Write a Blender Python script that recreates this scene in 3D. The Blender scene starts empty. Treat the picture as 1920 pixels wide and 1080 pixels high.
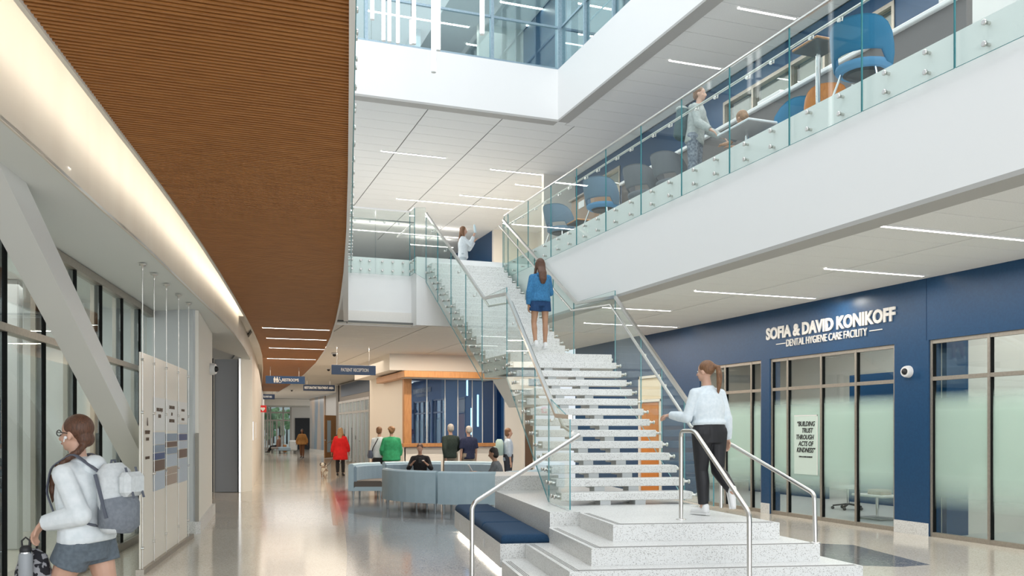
import bpy, math, random
from mathutils import Vector, Matrix
random.seed(7)
SC = bpy.context.scene
COL = SC.collection
PI = math.pi
# ------------------------------------------------------------------ camera
EYE = 1.65; FPX = 1678.0; U0 = 960.0; V0 = 806.0
YAW = math.atan((960 - 340) / FPX)
FW = Vector((math.sin(YAW), math.cos(YAW), 0)); RT = Vector((math.cos(YAW), -math.sin(YAW), 0))
cam_d = bpy.data.cameras.new('camera'); cam = bpy.data.objects.new('camera', cam_d); COL.objects.link(cam)
cam.location = (0, 0, EYE); cam.rotation_euler = (PI / 2, 0, -YAW)
cam_d.sensor_width = 36; cam_d.lens = 36 * FPX / 1920; cam_d.shift_y = (V0 - 540) / 1920
cam_d.clip_start = .05; cam_d.clip_end = 400
SC.camera = cam
# ------------------------------------------------------------------ world, exposure, lamps and added fill
SC.view_settings.view_transform = 'Standard'; SC.view_settings.look = 'None'
SC.view_settings.gamma = 1; SC.view_settings.use_curve_mapping = False
SC.view_settings.exposure = -0.07
SC.cycles.transparent_max_bounces = 24; SC.cycles.max_bounces = 8; SC.cycles.diffuse_bounces = 4
W = bpy.data.worlds.new('world'); SC.world = W; W.use_nodes = True
bg = W.node_tree.nodes['Background']; bg.inputs[0].default_value = (.86, .93, 1, 1); bg.inputs[1].default_value = 1.0
def area(name, loc, size, power, color=(1, 1, 1), rot=(0, 0, 0)):
    l = bpy.data.lights.new(name, 'AREA'); l.shape = 'RECTANGLE'; l.size = size[0]; l.size_y = size[1]
    l.energy = power; l.color = color
    o = bpy.data.objects.new(name, l); o.location = loc; o.rotation_euler = rot; COL.objects.link(o); return o
WARM = (1, .87, .72); NEU = (1, .96, .92); COOL = (.95, .98, 1)
area('skylight_lamp', (3.6, 9, 15.5), (9, 18), 1100, COOL)
area('fill_behind_camera', (1.5, -8, 3.2), (18, 6), 1300, COOL, (PI / 2, 0, 0))  # added fill from behind the camera, brightens the dark left side and ceilings
area('clinic_lamp_near', (13.2, 9.5, 3.85), (3.5, 9), 260, NEU)
area('clinic_lamp_far', (13.2, 17.5, 3.85), (3.5, 5), 170, NEU)
area('gallery_fill', (9.3, 11, 8.95), (1.6, 14), 240, NEU)  # broad added fill for the gallery, separate from its linear lights
area('gallery_far_lamp', (8.9, 27.5, 8.9), (2.4, 5), 260, WARM)
area('upper_lobby_fill', (5, 24.5, 9.0), (5, .1), 170, NEU)  # added fill, narrowed to look like a linear fitting
area('upper_lobby_fill_far', (3, 30, 9.0), (5, .1), 170, NEU)  # farther strip of the same added fill
area('top_floor_lamp', (2, 24, 13.4), (14, 6), 300, COOL)
area('lobby_fill', (6.2, 22.3, 3.97), (5, .1), 180, WARM)  # added warm lobby fill, made narrow so it reflects like a linear light
area('lobby_fill_far', (6.2, 25.4, 3.97), (5, .1), 180, WARM)  # another strip of added warm lobby fill
area('corridor_lamp', (4.6, 38, 3.85), (4, 20), 400, WARM)
area('corridor_end_lamp', (6.0, 60, 3.85), (6, 18), 420, NEU)
area('reception_lamp', (8.4, 29.3, 3.6), (3, 2), 260, COOL)
area('vestibule_lamp', (-2.6, 11.3, 3.65), (2.4, 8), 230, NEU, (0, 0, .16))
area('under_gallery_fill', (9.0, 13, 3.9), (2.6, 18), 330, NEU)  # added fill panel below the gallery ceiling, not an actual fitting
area('recess_lamp', (-.2, 20.5, 3.4), (2, 3), 25, WARM)
# ------------------------------------------------------------------ projection helpers (image frame 1920x1080)
def CW(lat, D, z=0.0):
    p = FW * D + RT * lat; return Vector((p.x, p.y, z))
def PD(u, v, D): return CW((u - U0) / FPX * D, D, EYE + (V0 - v) * D / FPX)
def PZ(u, v, z): return PD(u, v, (z - EYE) * FPX / (V0 - v))
def PX(u, X):          # depth along the ray of column u on the plane x = X
    t = (u - U0) / FPX; return X / (FW.x + RT.x * t)
def YX(u, X):
    t = (u - U0) / FPX; return PX(u, X) * (FW.y + RT.y * t)
def XY(u, Y):
    t = (u - U0) / FPX; D = Y / (FW.y + RT.y * t); return D * (FW.x + RT.x * t)
def DY(u, Y):
    t = (u - U0) / FPX; return Y / (FW.y + RT.y * t)
# ------------------------------------------------------------------ materials
MATS = {}
def nodes(m):
    m.use_nodes = True; nt = m.node_tree; return nt, nt.nodes, nt.links
def mat(name, col=(.8, .8, .8), rough=.5, metal=0., emit=0., spec=.5):
    if name in MATS: return MATS[name]
    m = bpy.data.materials.new(name); nt, N, L = nodes(m); b = N['Principled BSDF']
    b.inputs['Base Color'].default_value = (*col, 1); b.inputs['Roughness'].default_value = rough
    b.inputs['Metallic'].default_value = metal; b.inputs['Specular IOR Level'].default_value = spec
    if emit: b.inputs['Emission Color'].default_value = (*col, 1); b.inputs['Emission Strength'].default_value = emit
    m.diffuse_color = (*col, 1); MATS[name] = m; return m
def pos(N):
    g = N.new('ShaderNodeNewGeometry'); return g.outputs['Position']
def objc(N):
    g = N.new('ShaderNodeTexCoord'); return g.outputs['Object']
def ramp(N, stops):
    r = N.new('ShaderNodeValToRGB'); e = r.color_ramp.elements
    while len(e) < len(stops): e.new(.5)
    for k, (p, c) in enumerate(stops): e[k].position = p; e[k].color = (*c, 1)
    return r
def noisy(name, c0, c1, scale=20, rough=.6, bump=0., detail=3, metal=0., stretch=(1, 1, 1), lo=.35, hi=.65, world=False):
    if name in MATS: return MATS[name]
    m = mat(name, c0, rough, metal); nt, N, L = nodes(m); b = N['Principled BSDF']
    mp = N.new('ShaderNodeMapping'); mp.inputs['Scale'].default_value = stretch
    L.new(pos(N) if world else objc(N), mp.inputs[0])
    n = N.new('ShaderNodeTexNoise'); n.inputs['Scale'].default_value = scale; n.inputs['Detail'].default_value = detail
    L.new(mp.outputs[0], n.inputs['Vector']); r = ramp(N, [(lo, c0), (hi, c1)])
    L.new(n.outputs[0], r.inputs[0]); L.new(r.outputs[0], b.inputs['Base Color'])
    if bump:
        bp = N.new('ShaderNodeBump'); bp.inputs['Strength'].default_value = bump; bp.inputs['Distance'].default_value = .01
        L.new(n.outputs[0], bp.inputs['Height']); L.new(bp.outputs[0], b.inputs['Normal'])
    return m
def terrazzo(name, base, chips, rough, scale=90, amt=.16):
    m = mat(name, base, rough); nt, N, L = nodes(m); b = N['Principled BSDF']
    v = N.new('ShaderNodeTexVoronoi'); v.inputs['Scale'].default_value = scale; L.new(pos(N), v.inputs['Vector'])
    sep = N.new('ShaderNodeSeparateColor'); L.new(v.outputs['Color'], sep.inputs[0])
    r = ramp(N, [(0, chips[0]), (amt * .5, chips[1]), (amt, base), (1, tuple(min(1, c * 1.07) for c in base))])
    r.color_ramp.interpolation = 'CONSTANT'
    L.new(sep.outputs[0], r.inputs[0])
    n = N.new('ShaderNodeTexNoise'); n.inputs['Scale'].default_value = .7; L.new(pos(N), n.inputs['Vector'])
    mx = N.new('ShaderNodeMix'); mx.data_type = 'RGBA'; mx.blend_type = 'MULTIPLY'; mx.inputs[0].default_value = .25
    L.new(r.outputs[0], mx.inputs[6]); L.new(n.outputs[0], mx.inputs[7]); L.new(mx.outputs[2], b.inputs['Base Color'])
    return m
def glassmat(name, tint=(.93, .97, .96), base=.035, frost=None, amb=.9):
    """thin sheet glass: transparent body, glossy coat growing at grazing angles, optional frosted film band (z0,z1,z2,z3)"""
    if name in MATS: return MATS[name]
    m = bpy.data.materials.new(name); nt, N, L = nodes(m); N.clear()
    out = N.new('ShaderNodeOutputMaterial'); tr = N.new('ShaderNodeBsdfTransparent'); tr.inputs[0].default_value = (*tint, 1)
    gl = N.new('ShaderNodeBsdfGlossy'); gl.inputs['Roughness'].default_value = .01; gl.inputs[0].default_value = (.95, 1, 1, 1)
    lw = N.new('ShaderNodeLayerWeight'); lw.inputs[0].default_value = .5
    p = N.new('ShaderNodeMath'); p.operation = 'POWER'; p.inputs[1].default_value = 5; L.new(lw.outputs['Facing'], p.inputs[0])
    q = N.new('ShaderNodeMath'); q.operation = 'MULTIPLY_ADD'; q.inputs[1].default_value = amb - base; q.inputs[2].default_value = base
    L.new(p.outputs[0], q.inputs[0]); mx = N.new('ShaderNodeMixShader'); L.new(q.outputs[0], mx.inputs[0])
    body = tr.outputs[0]
    if frost:
        df = N.new('ShaderNodeBsdfDiffuse'); df.inputs[0].default_value = (.58, .72, .65, 1)
        tl = N.new('ShaderNodeBsdfTranslucent'); tl.inputs[0].default_value = (.68, .82, .75, 1)
        fm = N.new('ShaderNodeMixShader'); fm.inputs[0].default_value = .5; L.new(df.outputs[0], fm.inputs[1]); L.new(tl.outputs[0], fm.inputs[2])
        sx = N.new('ShaderNodeSeparateXYZ'); L.new(pos(N), sx.inputs[0])
        mr = N.new('ShaderNodeMapRange'); mr.inputs['From Min'].default_value = 0; mr.inputs['From Max'].default_value = 3.2; L.new(sx.outputs[2], mr.inputs[0])
        a = [f / 3.2 for f in frost]
        rp = ramp(N, [(a[0], (0, 0, 0)), (a[1], (.84, .84, .84)), (a[2], (.84, .84, .84)), (a[3], (0, 0, 0))]); L.new(mr.outputs[0], rp.inputs[0])
        bm_ = N.new('ShaderNodeMixShader'); L.new(rp.outputs[0], bm_.inputs[0]); L.new(tr.outputs[0], bm_.inputs[1]); L.new(fm.outputs[0], bm_.inputs[2])
        body = bm_.outputs[0]
    L.new(body, mx.inputs[1]); L.new(gl.outputs[0], mx.inputs[2]); L.new(mx.outputs[0], out.inputs[0])
    m.diffuse_color = (*tint, .3); MATS[name] = m; return m
WHITE = mat('white_paint', (.82, .82, .81), .55)
CREAM = mat('cream_paint', (.80, .76, .69), .6)
PALE = mat('pale_grey_paint', (.66, .68, .68), .6)
GREYW = mat('grey_wall_paint', (.50, .50, .49), .6)
SOFFIT = mat('soffit_paint', (.76, .78, .76), .7)
BEIGE = noisy('curved_wall_plaster', (.74, .69, .60), (.70, .64, .55), 2, .5, stretch=(1, 1, .1))
TILE = noisy('ceiling_tile_board', (.80, .80, .785), (.75, .75, .735), 60, .9, .15)
TRIMG = mat('grey_reveal', (.42, .41, .39), .6)
JOINT = mat('joint_dark', (.16, .16, .15), .8)
BLUE = noisy('deep_blue_paint', (.003, .046, .125), (.005, .056, .145), 30, .38, .05, world=True)
TERR = terrazzo('white_terrazzo', (.80, .80, .78), ((.42, .41, .39), (.60, .58, .55)), .32, 150, .16)
FLOORB = terrazzo('beige_floor_terrazzo', (.68, .62, .53), ((.52, .47, .39), (.76, .72, .63)), .11, 90, .3)
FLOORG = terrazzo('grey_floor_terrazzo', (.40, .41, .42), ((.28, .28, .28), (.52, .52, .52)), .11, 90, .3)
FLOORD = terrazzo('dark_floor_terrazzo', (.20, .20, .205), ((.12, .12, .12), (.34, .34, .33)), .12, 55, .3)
WOODC = noisy('walnut_slat', (.46, .19, .048), (.33, .125, .028), 6, .5, .1, stretch=(.6, 14, 14))
WOODB = mat('dark_wood_backing', (.012, .004, .001), .9, spec=.1)
OAK = noisy('oak_veneer', (.52, .25, .09), (.42, .185, .06), 8, .4, .05, stretch=(6, 6, .6))
ORANGE_W = noisy('orange_wood', (.62, .22, .03), (.5, .16, .02), 8, .4, stretch=(6, 6, .6))
STEEL = noisy('brushed_steel', (.72, .70, .67), (.62, .60, .57), 40, .28, metal=1., stretch=(1, 1, 30))
ALUM = noisy('bronze_anodised_frame', (.42, .38, .33), (.37, .335, .29), 30, .42, metal=.75)
ALUMB = noisy('blue_grey_frame', (.34, .44, .50), (.27, .37, .43), 30, .4, metal=.5)
BLACK = mat('black_metal', (.012, .012, .014), .5)
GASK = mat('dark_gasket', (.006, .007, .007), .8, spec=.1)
LED = mat('led_diffuser', (1, .96, .90), .4, emit=14.)
LEDC = mat('led_tube', (1, .98, .96), .4, emit=5.)
LEDW = mat('warm_led_strip', (1, .91, .79), .4, emit=7.4)
LEDWB = mat('warm_led_bench', (1, .9, .76), .4, emit=16.)
PANE = glassmat('clear_pane', (.95, .975, .97), .03)
PANEL = glassmat('left_storefront_pane', (.90, .94, .93), .05)
BALG = glassmat('balustrade_glass', (.955, .985, .974), .018, None, .55)
PANEF = glassmat('frosted_band_pane', (.88, .93, .92), .05, frost=(.42, .95, 1.95, 2.25))
GEDGE = mat('glass_green_edge', (.05, .24, .27), .15)
GLEDGE = mat('glass_light_edge', (.45, .68, .68), .15)
BLUEG = glassmat('blue_glass', (.42, .60, .80), .10)
PLAST = mat('white_plastic', (.75, .75, .74), .35)
CHROME = mat('chrome', (.8, .8, .8), .12, 1.)
# ------------------------------------------------------------------ mesh builder
class MB:
    def __init__(s): s.v = []; s.f = []; s.m = []; s.sm = []
    def add(s, vs, fs, mi=0, smooth=False):
        o = len(s.v); s.v += [tuple(v) for v in vs]
        for f in fs: s.f.append(tuple(i + o for i in f)); s.m.append(mi); s.sm.append(smooth)
        return s
    def box(s, a, b, mi=0):
        x0, y0, z0 = a; x1, y1, z1 = b
        vs = [(x0, y0, z0), (x1, y0, z0), (x1, y1, z0), (x0, y1, z0), (x0, y0, z1), (x1, y0, z1), (x1, y1, z1), (x0, y1, z1)]
        return s.add(vs, [(0, 3, 2, 1), (4, 5, 6, 7), (0, 1, 5, 4), (1, 2, 6, 5), (2, 3, 7, 6), (3, 0, 4, 7)], mi)
    def rbox(s, a, b, r=.01, mi=0):
        """box with chamfered edges"""
        x0, y0, z0 = a; x1, y1, z1 = b; r = min(r, (x1 - x0) / 2.01, (y1 - y0) / 2.01, (z1 - z0) / 2.01)
        rings = [(r, z0), (0, z0 + r), (0, z1 - r), (r, z1)]; vs = []
        for ins, z in rings:
            for (x, y) in [(x0 + r, y0 + ins), (x1 - r, y0 + ins), (x1 - ins, y0 + r), (x1 - ins, y1 - r), (x1 - r, y1 - ins), (x0 + r, y1 - ins), (x0 + ins, y1 - r), (x0 + ins, y0 + r)]:
                vs.append((x, y, z))
        fs = [tuple(range(7, -1, -1)), tuple(range(24, 32))]
        for k in range(3):
            for i in range(8): j = (i + 1) % 8; fs.append((k * 8 + i, k * 8 + j, k * 8 + 8 + j, k * 8 + 8 + i))
        return s.add(vs, fs, mi, False)
    def prism(s, poly, z0, z1, mi=0, mside=None):
        n = len(poly); A = sum(poly[i][0] * poly[(i + 1) % n][1] - poly[(i + 1) % n][0] * poly[i][1] for i in range(n))
        if A < 0: poly = list(reversed(poly))
        vs = [(p[0], p[1], z0) for p in poly] + [(p[0], p[1], z1) for p in poly]
        s.add(vs, [tuple(range(n - 1, -1, -1)), tuple(range(n, 2 * n))], mi)
        return s.add(vs, [(i, (i + 1) % n, n + (i + 1) % n, n + i) for i in range(n)], mi if mside is None else mside)
    def sheet(s, pts, nrm, th, mi=0, mside=None):
        """planar polygon in 3D thickened along nrm"""
        nrm = Vector(nrm).normalized() * th; n = len(pts); P = [Vector(p) for p in pts]; Q = [p + nrm for p in P]
        s.add(P + Q, [tuple(range(n - 1, -1, -1)), tuple(range(n, 2 * n))], mi)
        return s.add(P + Q, [(i, (i + 1) % n, n + (i + 1) % n, n + i) for i in range(n)], mi if mside is None else mside)
    def beam(s, p, q, w, h, up=(0, 0, 1), mi=0):
        p = Vector(p); q = Vector(q); d = (q - p).normalized(); x = d.cross(Vector(up))
        if x.length < 1e-4: x = Vector((1, 0, 0))
        x.normalize(); y = x.cross(d); vs = []
        for c in (p, q):
            for a, b in ((-1, -1), (1, -1), (1, 1), (-1, 1)): vs.append(c + x * a * w / 2 + y * b * h / 2)
        return s.add(vs, [(0, 1, 2, 3), (7, 6, 5, 4), (0, 4, 5, 1), (1, 5, 6, 2), (2, 6, 7, 3), (3, 7, 4, 0)], mi)
    def loft(s, path, rad, n=12, xdir=None, mi=0, smooth=True, caps=True):
        """rings of ellipses (rx,ry) along path"""
        P = [Vector(p) for p in path]; rings = []; last = Vector(xdir) if xdir else None; vs = []
        for k, p in enumerate(P):
            d = (P[min(k + 1, len(P) - 1)] - P[max(k - 1, 0)]).normalized()
            if last is None: last = Vector((1, 0, 0)) if abs(d.x) < .8 else Vector((0, 1, 0))
            x = (last - d * last.dot(d)).normalized(); y = d.cross(x); last = x
            r = rad[k] if isinstance(rad, list) else rad
            rx, ry = r if isinstance(r, (list, tuple)) else (r, r)
            for i in range(n):
                a = 2 * PI * i / n; vs.append(p + x * rx * math.cos(a) + y * ry * math.sin(a))
        fs = []
        for k in range(len(P) - 1):
            for i in range(n): j = (i + 1) % n; fs.append((k * n + i, k * n + j, k * n + n + j, k * n + n + i))
        s.add(vs, fs, mi, smooth)
        if caps:
            m = len(P) - 1; s.add(vs, [tuple(range(n - 1, -1, -1)), tuple(range(m * n, m * n + n))], mi, False)
        return s
    def tube(s, path, r, n=10, mi=0): return s.loft(path, r, n, None, mi)
    def cyl(s, p, q, r, n=14, mi=0): return s.loft([p, q], r, n, None, mi)
    def ball(s, c, r, n=12, m=8, mi=0, R=None):
        c = Vector(c); rx, ry, rz = r if isinstance(r, (list, tuple)) else (r, r, r); vs = []; fs = []
        def P(x, y, z):
            v = Vector((x * rx, y * ry, z * rz)); v = R @ v if R else v; return c + v
        vs.append(P(0, 0, -1))
        for k in range(1, m):
            a = -PI / 2 + PI * k / m
            for i in range(n): b = 2 * PI * i / n; vs.append(P(math.cos(a) * math.cos(b), math.cos(a) * math.sin(b), math.sin(a)))
        vs.append(P(0, 0, 1)); top = len(vs) - 1
        for i in range(n): j = (i + 1) % n; fs.append((0, 1 + j, 1 + i)); fs.append((top, 1 + (m - 2) * n + i, 1 + (m - 2) * n + j))
        for k in range(m - 2):
            for i in range(n): j = (i + 1) % n; o = 1 + k * n; fs.append((o + i, o + j, o + n + j, o + n + i))
        return s.add(vs, fs, mi, True)
    def cap(s, p, q, r1, r2, n=12, mi=0):
        """rounded cone"""
        p = Vector(p); q = Vector(q); d = (q - p).normalized(); path = []; rad = []
        for a in (80, 50, 20): path.append(p - d * r1 * math.sin(math.radians(a))); rad.append(r1 * math.cos(math.radians(a)))
        path.append(p); rad.append(r1); path.append(q); rad.append(r2)
        for a in (20, 50, 80): path.append(q + d * r2 * math.sin(math.radians(a))); rad.append(r2 * math.cos(math.radians(a)))
        return s.loft(path, rad, n, None, mi)
    def mesh(s, name, mats):
        me = bpy.data.meshes.new(name); me.from_pydata(s.v, [], s.f)
        for m in mats: me.materials.append(m)
        me.polygons.foreach_set('material_index', s.m); me.polygons.foreach_set('use_smooth', s.sm); me.update(); return me
def wloc(o):
    l = Vector((0, 0, 0))
    while o: l += o.location; o = o.parent
    return l
def ob(name, mb, mats, parent=None, base=None):
    """link one mesh object; coordinates in mb are world coordinates"""
    if not isinstance(mats, (list, tuple)): mats = [mats]
    me = mb.mesh(name, mats) if isinstance(mb, MB) else mb
    o = bpy.data.objects.new(name, me); COL.objects.link(o)
    if parent: L0 = wloc(parent); o.parent = parent
    else:
        if base is None and isinstance(mb, MB) and mb.v:
            n = len(mb.v); xs = [v[0] for v in mb.v]; ys = [v[1] for v in mb.v]; zs = [v[2] for v in mb.v]
            base = ((min(xs) + max(xs)) / 2, (min(ys) + max(ys)) / 2, min(zs))
        L0 = Vector(base or (0, 0, 0)); o.location = L0
    if isinstance(mb, MB) and L0.length > 0: me.transform(Matrix.Translation(-L0))
    return o
def tag(o, label=None, cat=None, group=None, kind=None):
    if label: o['label'] = label
    if cat: o['category'] = cat
    if group: o['group'] = group
    if kind: o['kind'] = kind
    return o
def thing(name, label, cat, loc=(0, 0, 0), rz=0, group=None):
    o = bpy.data.objects.new(name, None); COL.objects.link(o); o.location = loc; o.rotation_euler = (0, 0, rz)
    o.empty_display_size = .2; return tag(o, label, cat, group)
def struct(name, mb, mats, label=None, parent=None):
    o = ob(name, mb, mats, parent)
    if not parent: o['kind'] = 'structure'
    if label: o['label'] = label; 
    return o
def setroot(name, label, loc=(0, 0, 0)):
    o = bpy.data.objects.new(name, None); COL.objects.link(o); o.location = loc; o['kind'] = 'structure'
    if label: o['label'] = label
    return o
def dup(root, loc, rz=0, label=None, group=None, cat=None):
    r = root.copy(); COL.objects.link(r); r.location = loc; r.rotation_euler = (0, 0, rz)
    if label: r['label'] = label
    if group: r['group'] = group
    for ch in list(root.children):
        c = ch.copy(); COL.objects.link(c); c.parent = r
        for g in list(ch.children):
            d = g.copy(); COL.objects.link(d); d.parent = c
    return r
def inst(src, parent, loc, rz=0):
    c = src.copy(); COL.objects.link(c); c.parent = parent; c.location = Vector(loc) - wloc(parent); c.rotation_euler = (0, 0, rz); return c
def text_mesh(name, body, size, depth=.004, bold=.0, shear=0, align='CENTER', spacing=1.0):
    cu = bpy.data.curves.new(name, 'FONT'); cu.body = body; cu.size = size; cu.extrude = depth; cu.offset = bold; cu.shear = shear
    cu.align_x = align; cu.align_y = 'CENTER'; cu.space_character = spacing; cu.resolution_u = 3
    t = bpy.data.objects.new(name, cu); COL.objects.link(t); dg = bpy.context.evaluated_depsgraph_get()
    me = bpy.data.meshes.new_from_object(t.evaluated_get(dg)); bpy.data.objects.remove(t); me.name = name; return me
def text_ob(name, body, size, m, origin, right, up, parent=None, depth=.004, bold=.0, shear=0, align='CENTER', sx=1.0, spacing=1.0):
    me = text_mesh(name, body, size, depth, bold, shear, align, spacing); me.materials.clear(); me.materials.append(m)
    right = Vector(right).normalized(); up = Vector(up).normalized(); n = right.cross(up)
    Mx = Matrix((right * sx, up, n)).transposed().to_4x4(); me.transform(Mx)
    o = bpy.data.objects.new(name, me); COL.objects.link(o)
    if parent: o.parent = parent; o.location = Vector(origin) - wloc(parent)
    else: o.location = origin
    return o
# ------------------------------------------------------------------ storey heights and main planes
Z1C = 4.0; Z2 = 5.5; Z2C = 9.07; Z3 = 10.27; Z3C = 13.6
XW = 10.85                      # blue wall plane
XB = 7.03                       # gallery edge
YE = 19.7                       # rear edge of the atrium void
X3 = 8.45
kL = .183                       # left edge of the void runs along lat = -kL*D
# floor -----------------------------------------------------------------
struct('floor', MB().box((-14, -6, -.25), (16, 86, 0)), FLOORB, 'glossy beige terrazzo floor of the atrium')
fl = bpy.data.objects['floor']
def inlay(pts, m, z=.0012, nm='floor_inlay', lab=None):
    o = ob(nm, MB().prism([(p.x, p.y) for p in pts], -.004, z), m, fl)
    if lab: o['label'] = lab
    return o
G = lambda u, v: PZ(u, v, 0)
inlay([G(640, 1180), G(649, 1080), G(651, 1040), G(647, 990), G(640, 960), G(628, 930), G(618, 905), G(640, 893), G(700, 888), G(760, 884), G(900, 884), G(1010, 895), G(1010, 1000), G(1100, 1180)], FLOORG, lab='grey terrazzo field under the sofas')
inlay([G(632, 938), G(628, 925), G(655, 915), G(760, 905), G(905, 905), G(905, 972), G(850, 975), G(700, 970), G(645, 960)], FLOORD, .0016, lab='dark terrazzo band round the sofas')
inlay([G(1530, 1019), G(1600, 1022), G(1744, 1059), G(1690, 1063), G(1600, 1060), G(1520, 1052)], FLOORD, .0016, lab='dark triangular terrazzo inlay')
inlay([G(610, 905), G(618, 905), G(628, 930), G(634, 985), G(624, 985), G(617, 935)], mat('tan_terrazzo', (.40, .24, .13), .15), .0014)
# --------------------------------------------------------------- gallery slab right, rear slab, left slab
def wallmb(*boxes):
    m = MB()
    for a, b in boxes: m.box(a, b)
    return m
struct('floor_gallery', wallmb(((XB + .281, -4, 5.3), (XW + 6, 24, Z2))), PALE, 'gallery floor above the clinic')
struct('trim_gallery', wallmb(((XB, -4, 3.98), (XB + .28, YE, Z2 - .002))), WHITE, 'deep white fascia of the gallery')
struct('trim_gallery_soffit', wallmb(((XB, -4, 3.93), (XB + .34, YE, 3.98))), TRIMG, 'grey reveal under the gallery fascia')
# left slab edge line (nearly radial to the camera)
def LE(D, off=0.): return CW(-kL * D + off, D)
le = lambda D, off=0.: (LE(D, off).x, LE(D, off).y)
Dend = 20.3
struct('trim_left_gallery', MB().prism([le(2.2, -.10), le(Dend, -.10), le(Dend, .0), le(2.2, .0)], 4.03, Z2), WHITE, 'white fascia over the edge of the wood ceiling')
struct('floor_left_gallery', MB().prism([le(1.0, -.1), le(Dend, -.1), (-8, 19.3), (-8, .5)], 5.2, Z2 - .01), PALE)
# rear slab with a landing nib where the stair arrives
YR = 19.85; YN = 19.39; Xc = 4.90; Xs0, Xs1 = 5.12, 6.94
struct('floor_rear_gallery', MB().prism([(-6, YR + .15), (Xc + .14, YR + .15), (Xc + .14, YN + .12), (XB, YN + .12), (XB, 24), (XW, 24), (XW, 46), (-6, 46)], 5.3, Z2), PALE)
struct('trim_rear', wallmb(((le(20.1)[0] - .3, YR, 3.98), (Xc, YR + .14, Z2 - .001)), ((Xc, YN, 3.981), (Xc + .14, YR + .14, Z2 - .001)),
       ((Xc + .14, YN, 3.982), (XB, YN + .12, Z2 - .003))), WHITE, 'white fascia at the rear of the void')
# --------------------------------------------------------------- third level slab band and top walls
struct('trim_third_level', wallmb(((-6, YE, Z2C), (X3, YE + .3, Z3)), ((X3, -4, Z2C), (X3 + .3, YE + .3, Z3))), WHITE, 'white spandrel band of the third level')
struct('trim_third_soffit', wallmb(((-6, YE + .0, Z2C - .05), (X3, YE + .28, Z2C)), ((X3, -4, Z2C - .05), (X3 + .28, YE, Z2C))), TRIMG)
struct('floor_third', wallmb(((-6, YE + .3, Z2C + .3), (XW + 5, 46, Z3 - .1)), ((X3 + .3, -4, Z2C + .3), (XW + 5, YE + .3, Z3 - .1))), PALE)
struct('ceiling_top', wallmb(((-6, YE, Z3C), (XW + 5, 40, Z3C + .2)), ((X3, -4, Z3C), (XW + 5, YE, Z3C + .2))), TILE, 'ceiling of the third level behind its glazing')
# third level interior walls
struct('wall_third_rear', wallmb(((-6, 33, Z3 - .1), (6.5, 33.2, Z3C)), ((6.5, 26, Z3 - .1), (6.7, 33.2, Z3C))), mat('teal_grey_wall', (.36, .44, .46), .6))
struct('wall_third_right', wallmb(((9.6, 21.5, Z3 - .1), (9.8, 33, Z3C)), ((13.5, -4, Z3 - .1), (13.7, 21, Z3C))), BLUE)
struct('wall_third_cream', wallmb(((8.2, 25.0, Z3 - .1), (9.6, 25.2, Z3C))), CREAM)
# --------------------------------------------------------------- right blue wall ground level with openings
HEAD = 3.04; TRANS = 2.44
bays = [(YX(1312, XW), YX(1427, XW), [1361, 1410]), (YX(1443, XW), YX(1677, XW), [1478, 1541, 1606]), (YX(1741, XW), None, [1856])]
y3a = bays[2][0]; bays[2] = (y3a, y3a - 5.2, [1856])
mbw = MB(); ys = 24.0
dy0, dy1 = YX(1198, XW), YX(1241, XW)       # the orange wood door (far, near)
segs = [(ys, dy0), (dy1, bays[0][0]), (bays[0][1], bays[1][0]), (bays[1][1], bays[2][0]), (bays[2][1], -4)]
for a, b in segs: mbw.box((XW, b, 0), (XW + .25, a, Z1C + 1.3))
for a_, b_, c_ in bays: mbw.box((XW, b_, HEAD), (XW + .25, a_, Z1C + 1.3))
mbw.box((XW, dy1, 3.0), (XW + .25, dy0, Z1C + 1.3))
struct('wall_right', mbw, BLUE, 'deep blue painted clinic wall')
mbb = MB()
for a, b in segs[1:]: mbb.box((XW - .015, b + .0, 0), (XW + .005, a - .0, .2))
struct('baseboard_right', mbb, TERR, 'pale terrazzo base of the blue wall')
# blue wall panel seam
# clinic rooms behind
struct('wall_clinic', wallmb(((17, -4, 0), (17.2, 24, 5.3)), ((XW + .25, 24, 0), (17.2, 24.2, 5.3)), ((XW + .25, 10.75, 0), (15.4, 10.87, 5.3))), mat('clinic_wall', (.62, .60, .56), .6))
struct('wall_clinic_blue', wallmb(((XW + .26, 10.66, 0), (11.55, 10.75, 3.9)), ((14.4, 11, 0), (14.5, 16.6, 2.9)), ((14.4, 17.4, 0), (14.5, 20.5, 1.1))), BLUE)
struct('ceiling_clinic', wallmb(((XW + .25, -4, 3.95), (17, 24, 4.05))), TILE)
# cabinets in the near clinic
struct('floor_clinic', wallmb(((XW + .25, -4, -.005), (17, 24, .004))), mat('clinic_vinyl', (.42, .43, .42), .35))
# --------------------------------------------------------------- level two blue wall with windows
w2a, w2b = YX(1357, XW), YX(1678, XW)
w3a, w3b = YX(1128, XW), YX(1163, XW)
mbw = MB()
for a, b in [(24.0, w3a), (w3b, w2a), (w2b, YX(1760, XW))]: mbw.box((XW, b, Z2), (XW + .25, a, Z2C))
for a, b in [(w3a, w3b), (w2a, w2b)]:
    mbw.box((XW, b, 8.62), (XW + .249, a, Z2C)); mbw.box((XW, b, Z2), (XW + .249, a, 6.2))
struct('wall_right_upper', mbw, BLUE, 'deep blue wall of the gallery')
struct('wall_right_upper_grey', wallmb(((XW, -4, Z2), (XW + .25, YX(1760, XW), Z2C))), PALE)
struct('wall_upper_rooms', wallmb(((15.5, 2, Z2), (15.7, 24, Z2C)),), mat('blind_cream', (.62, .60, .52), .7))
struct('ceiling_upper_rooms', wallmb(((XW + .25, 2, 8.9), (15.5, 24, 9.0))), TILE)
area('upper_room_lamp', (13.2, 14, 8.8), (3, 14), 90, NEU)
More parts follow.
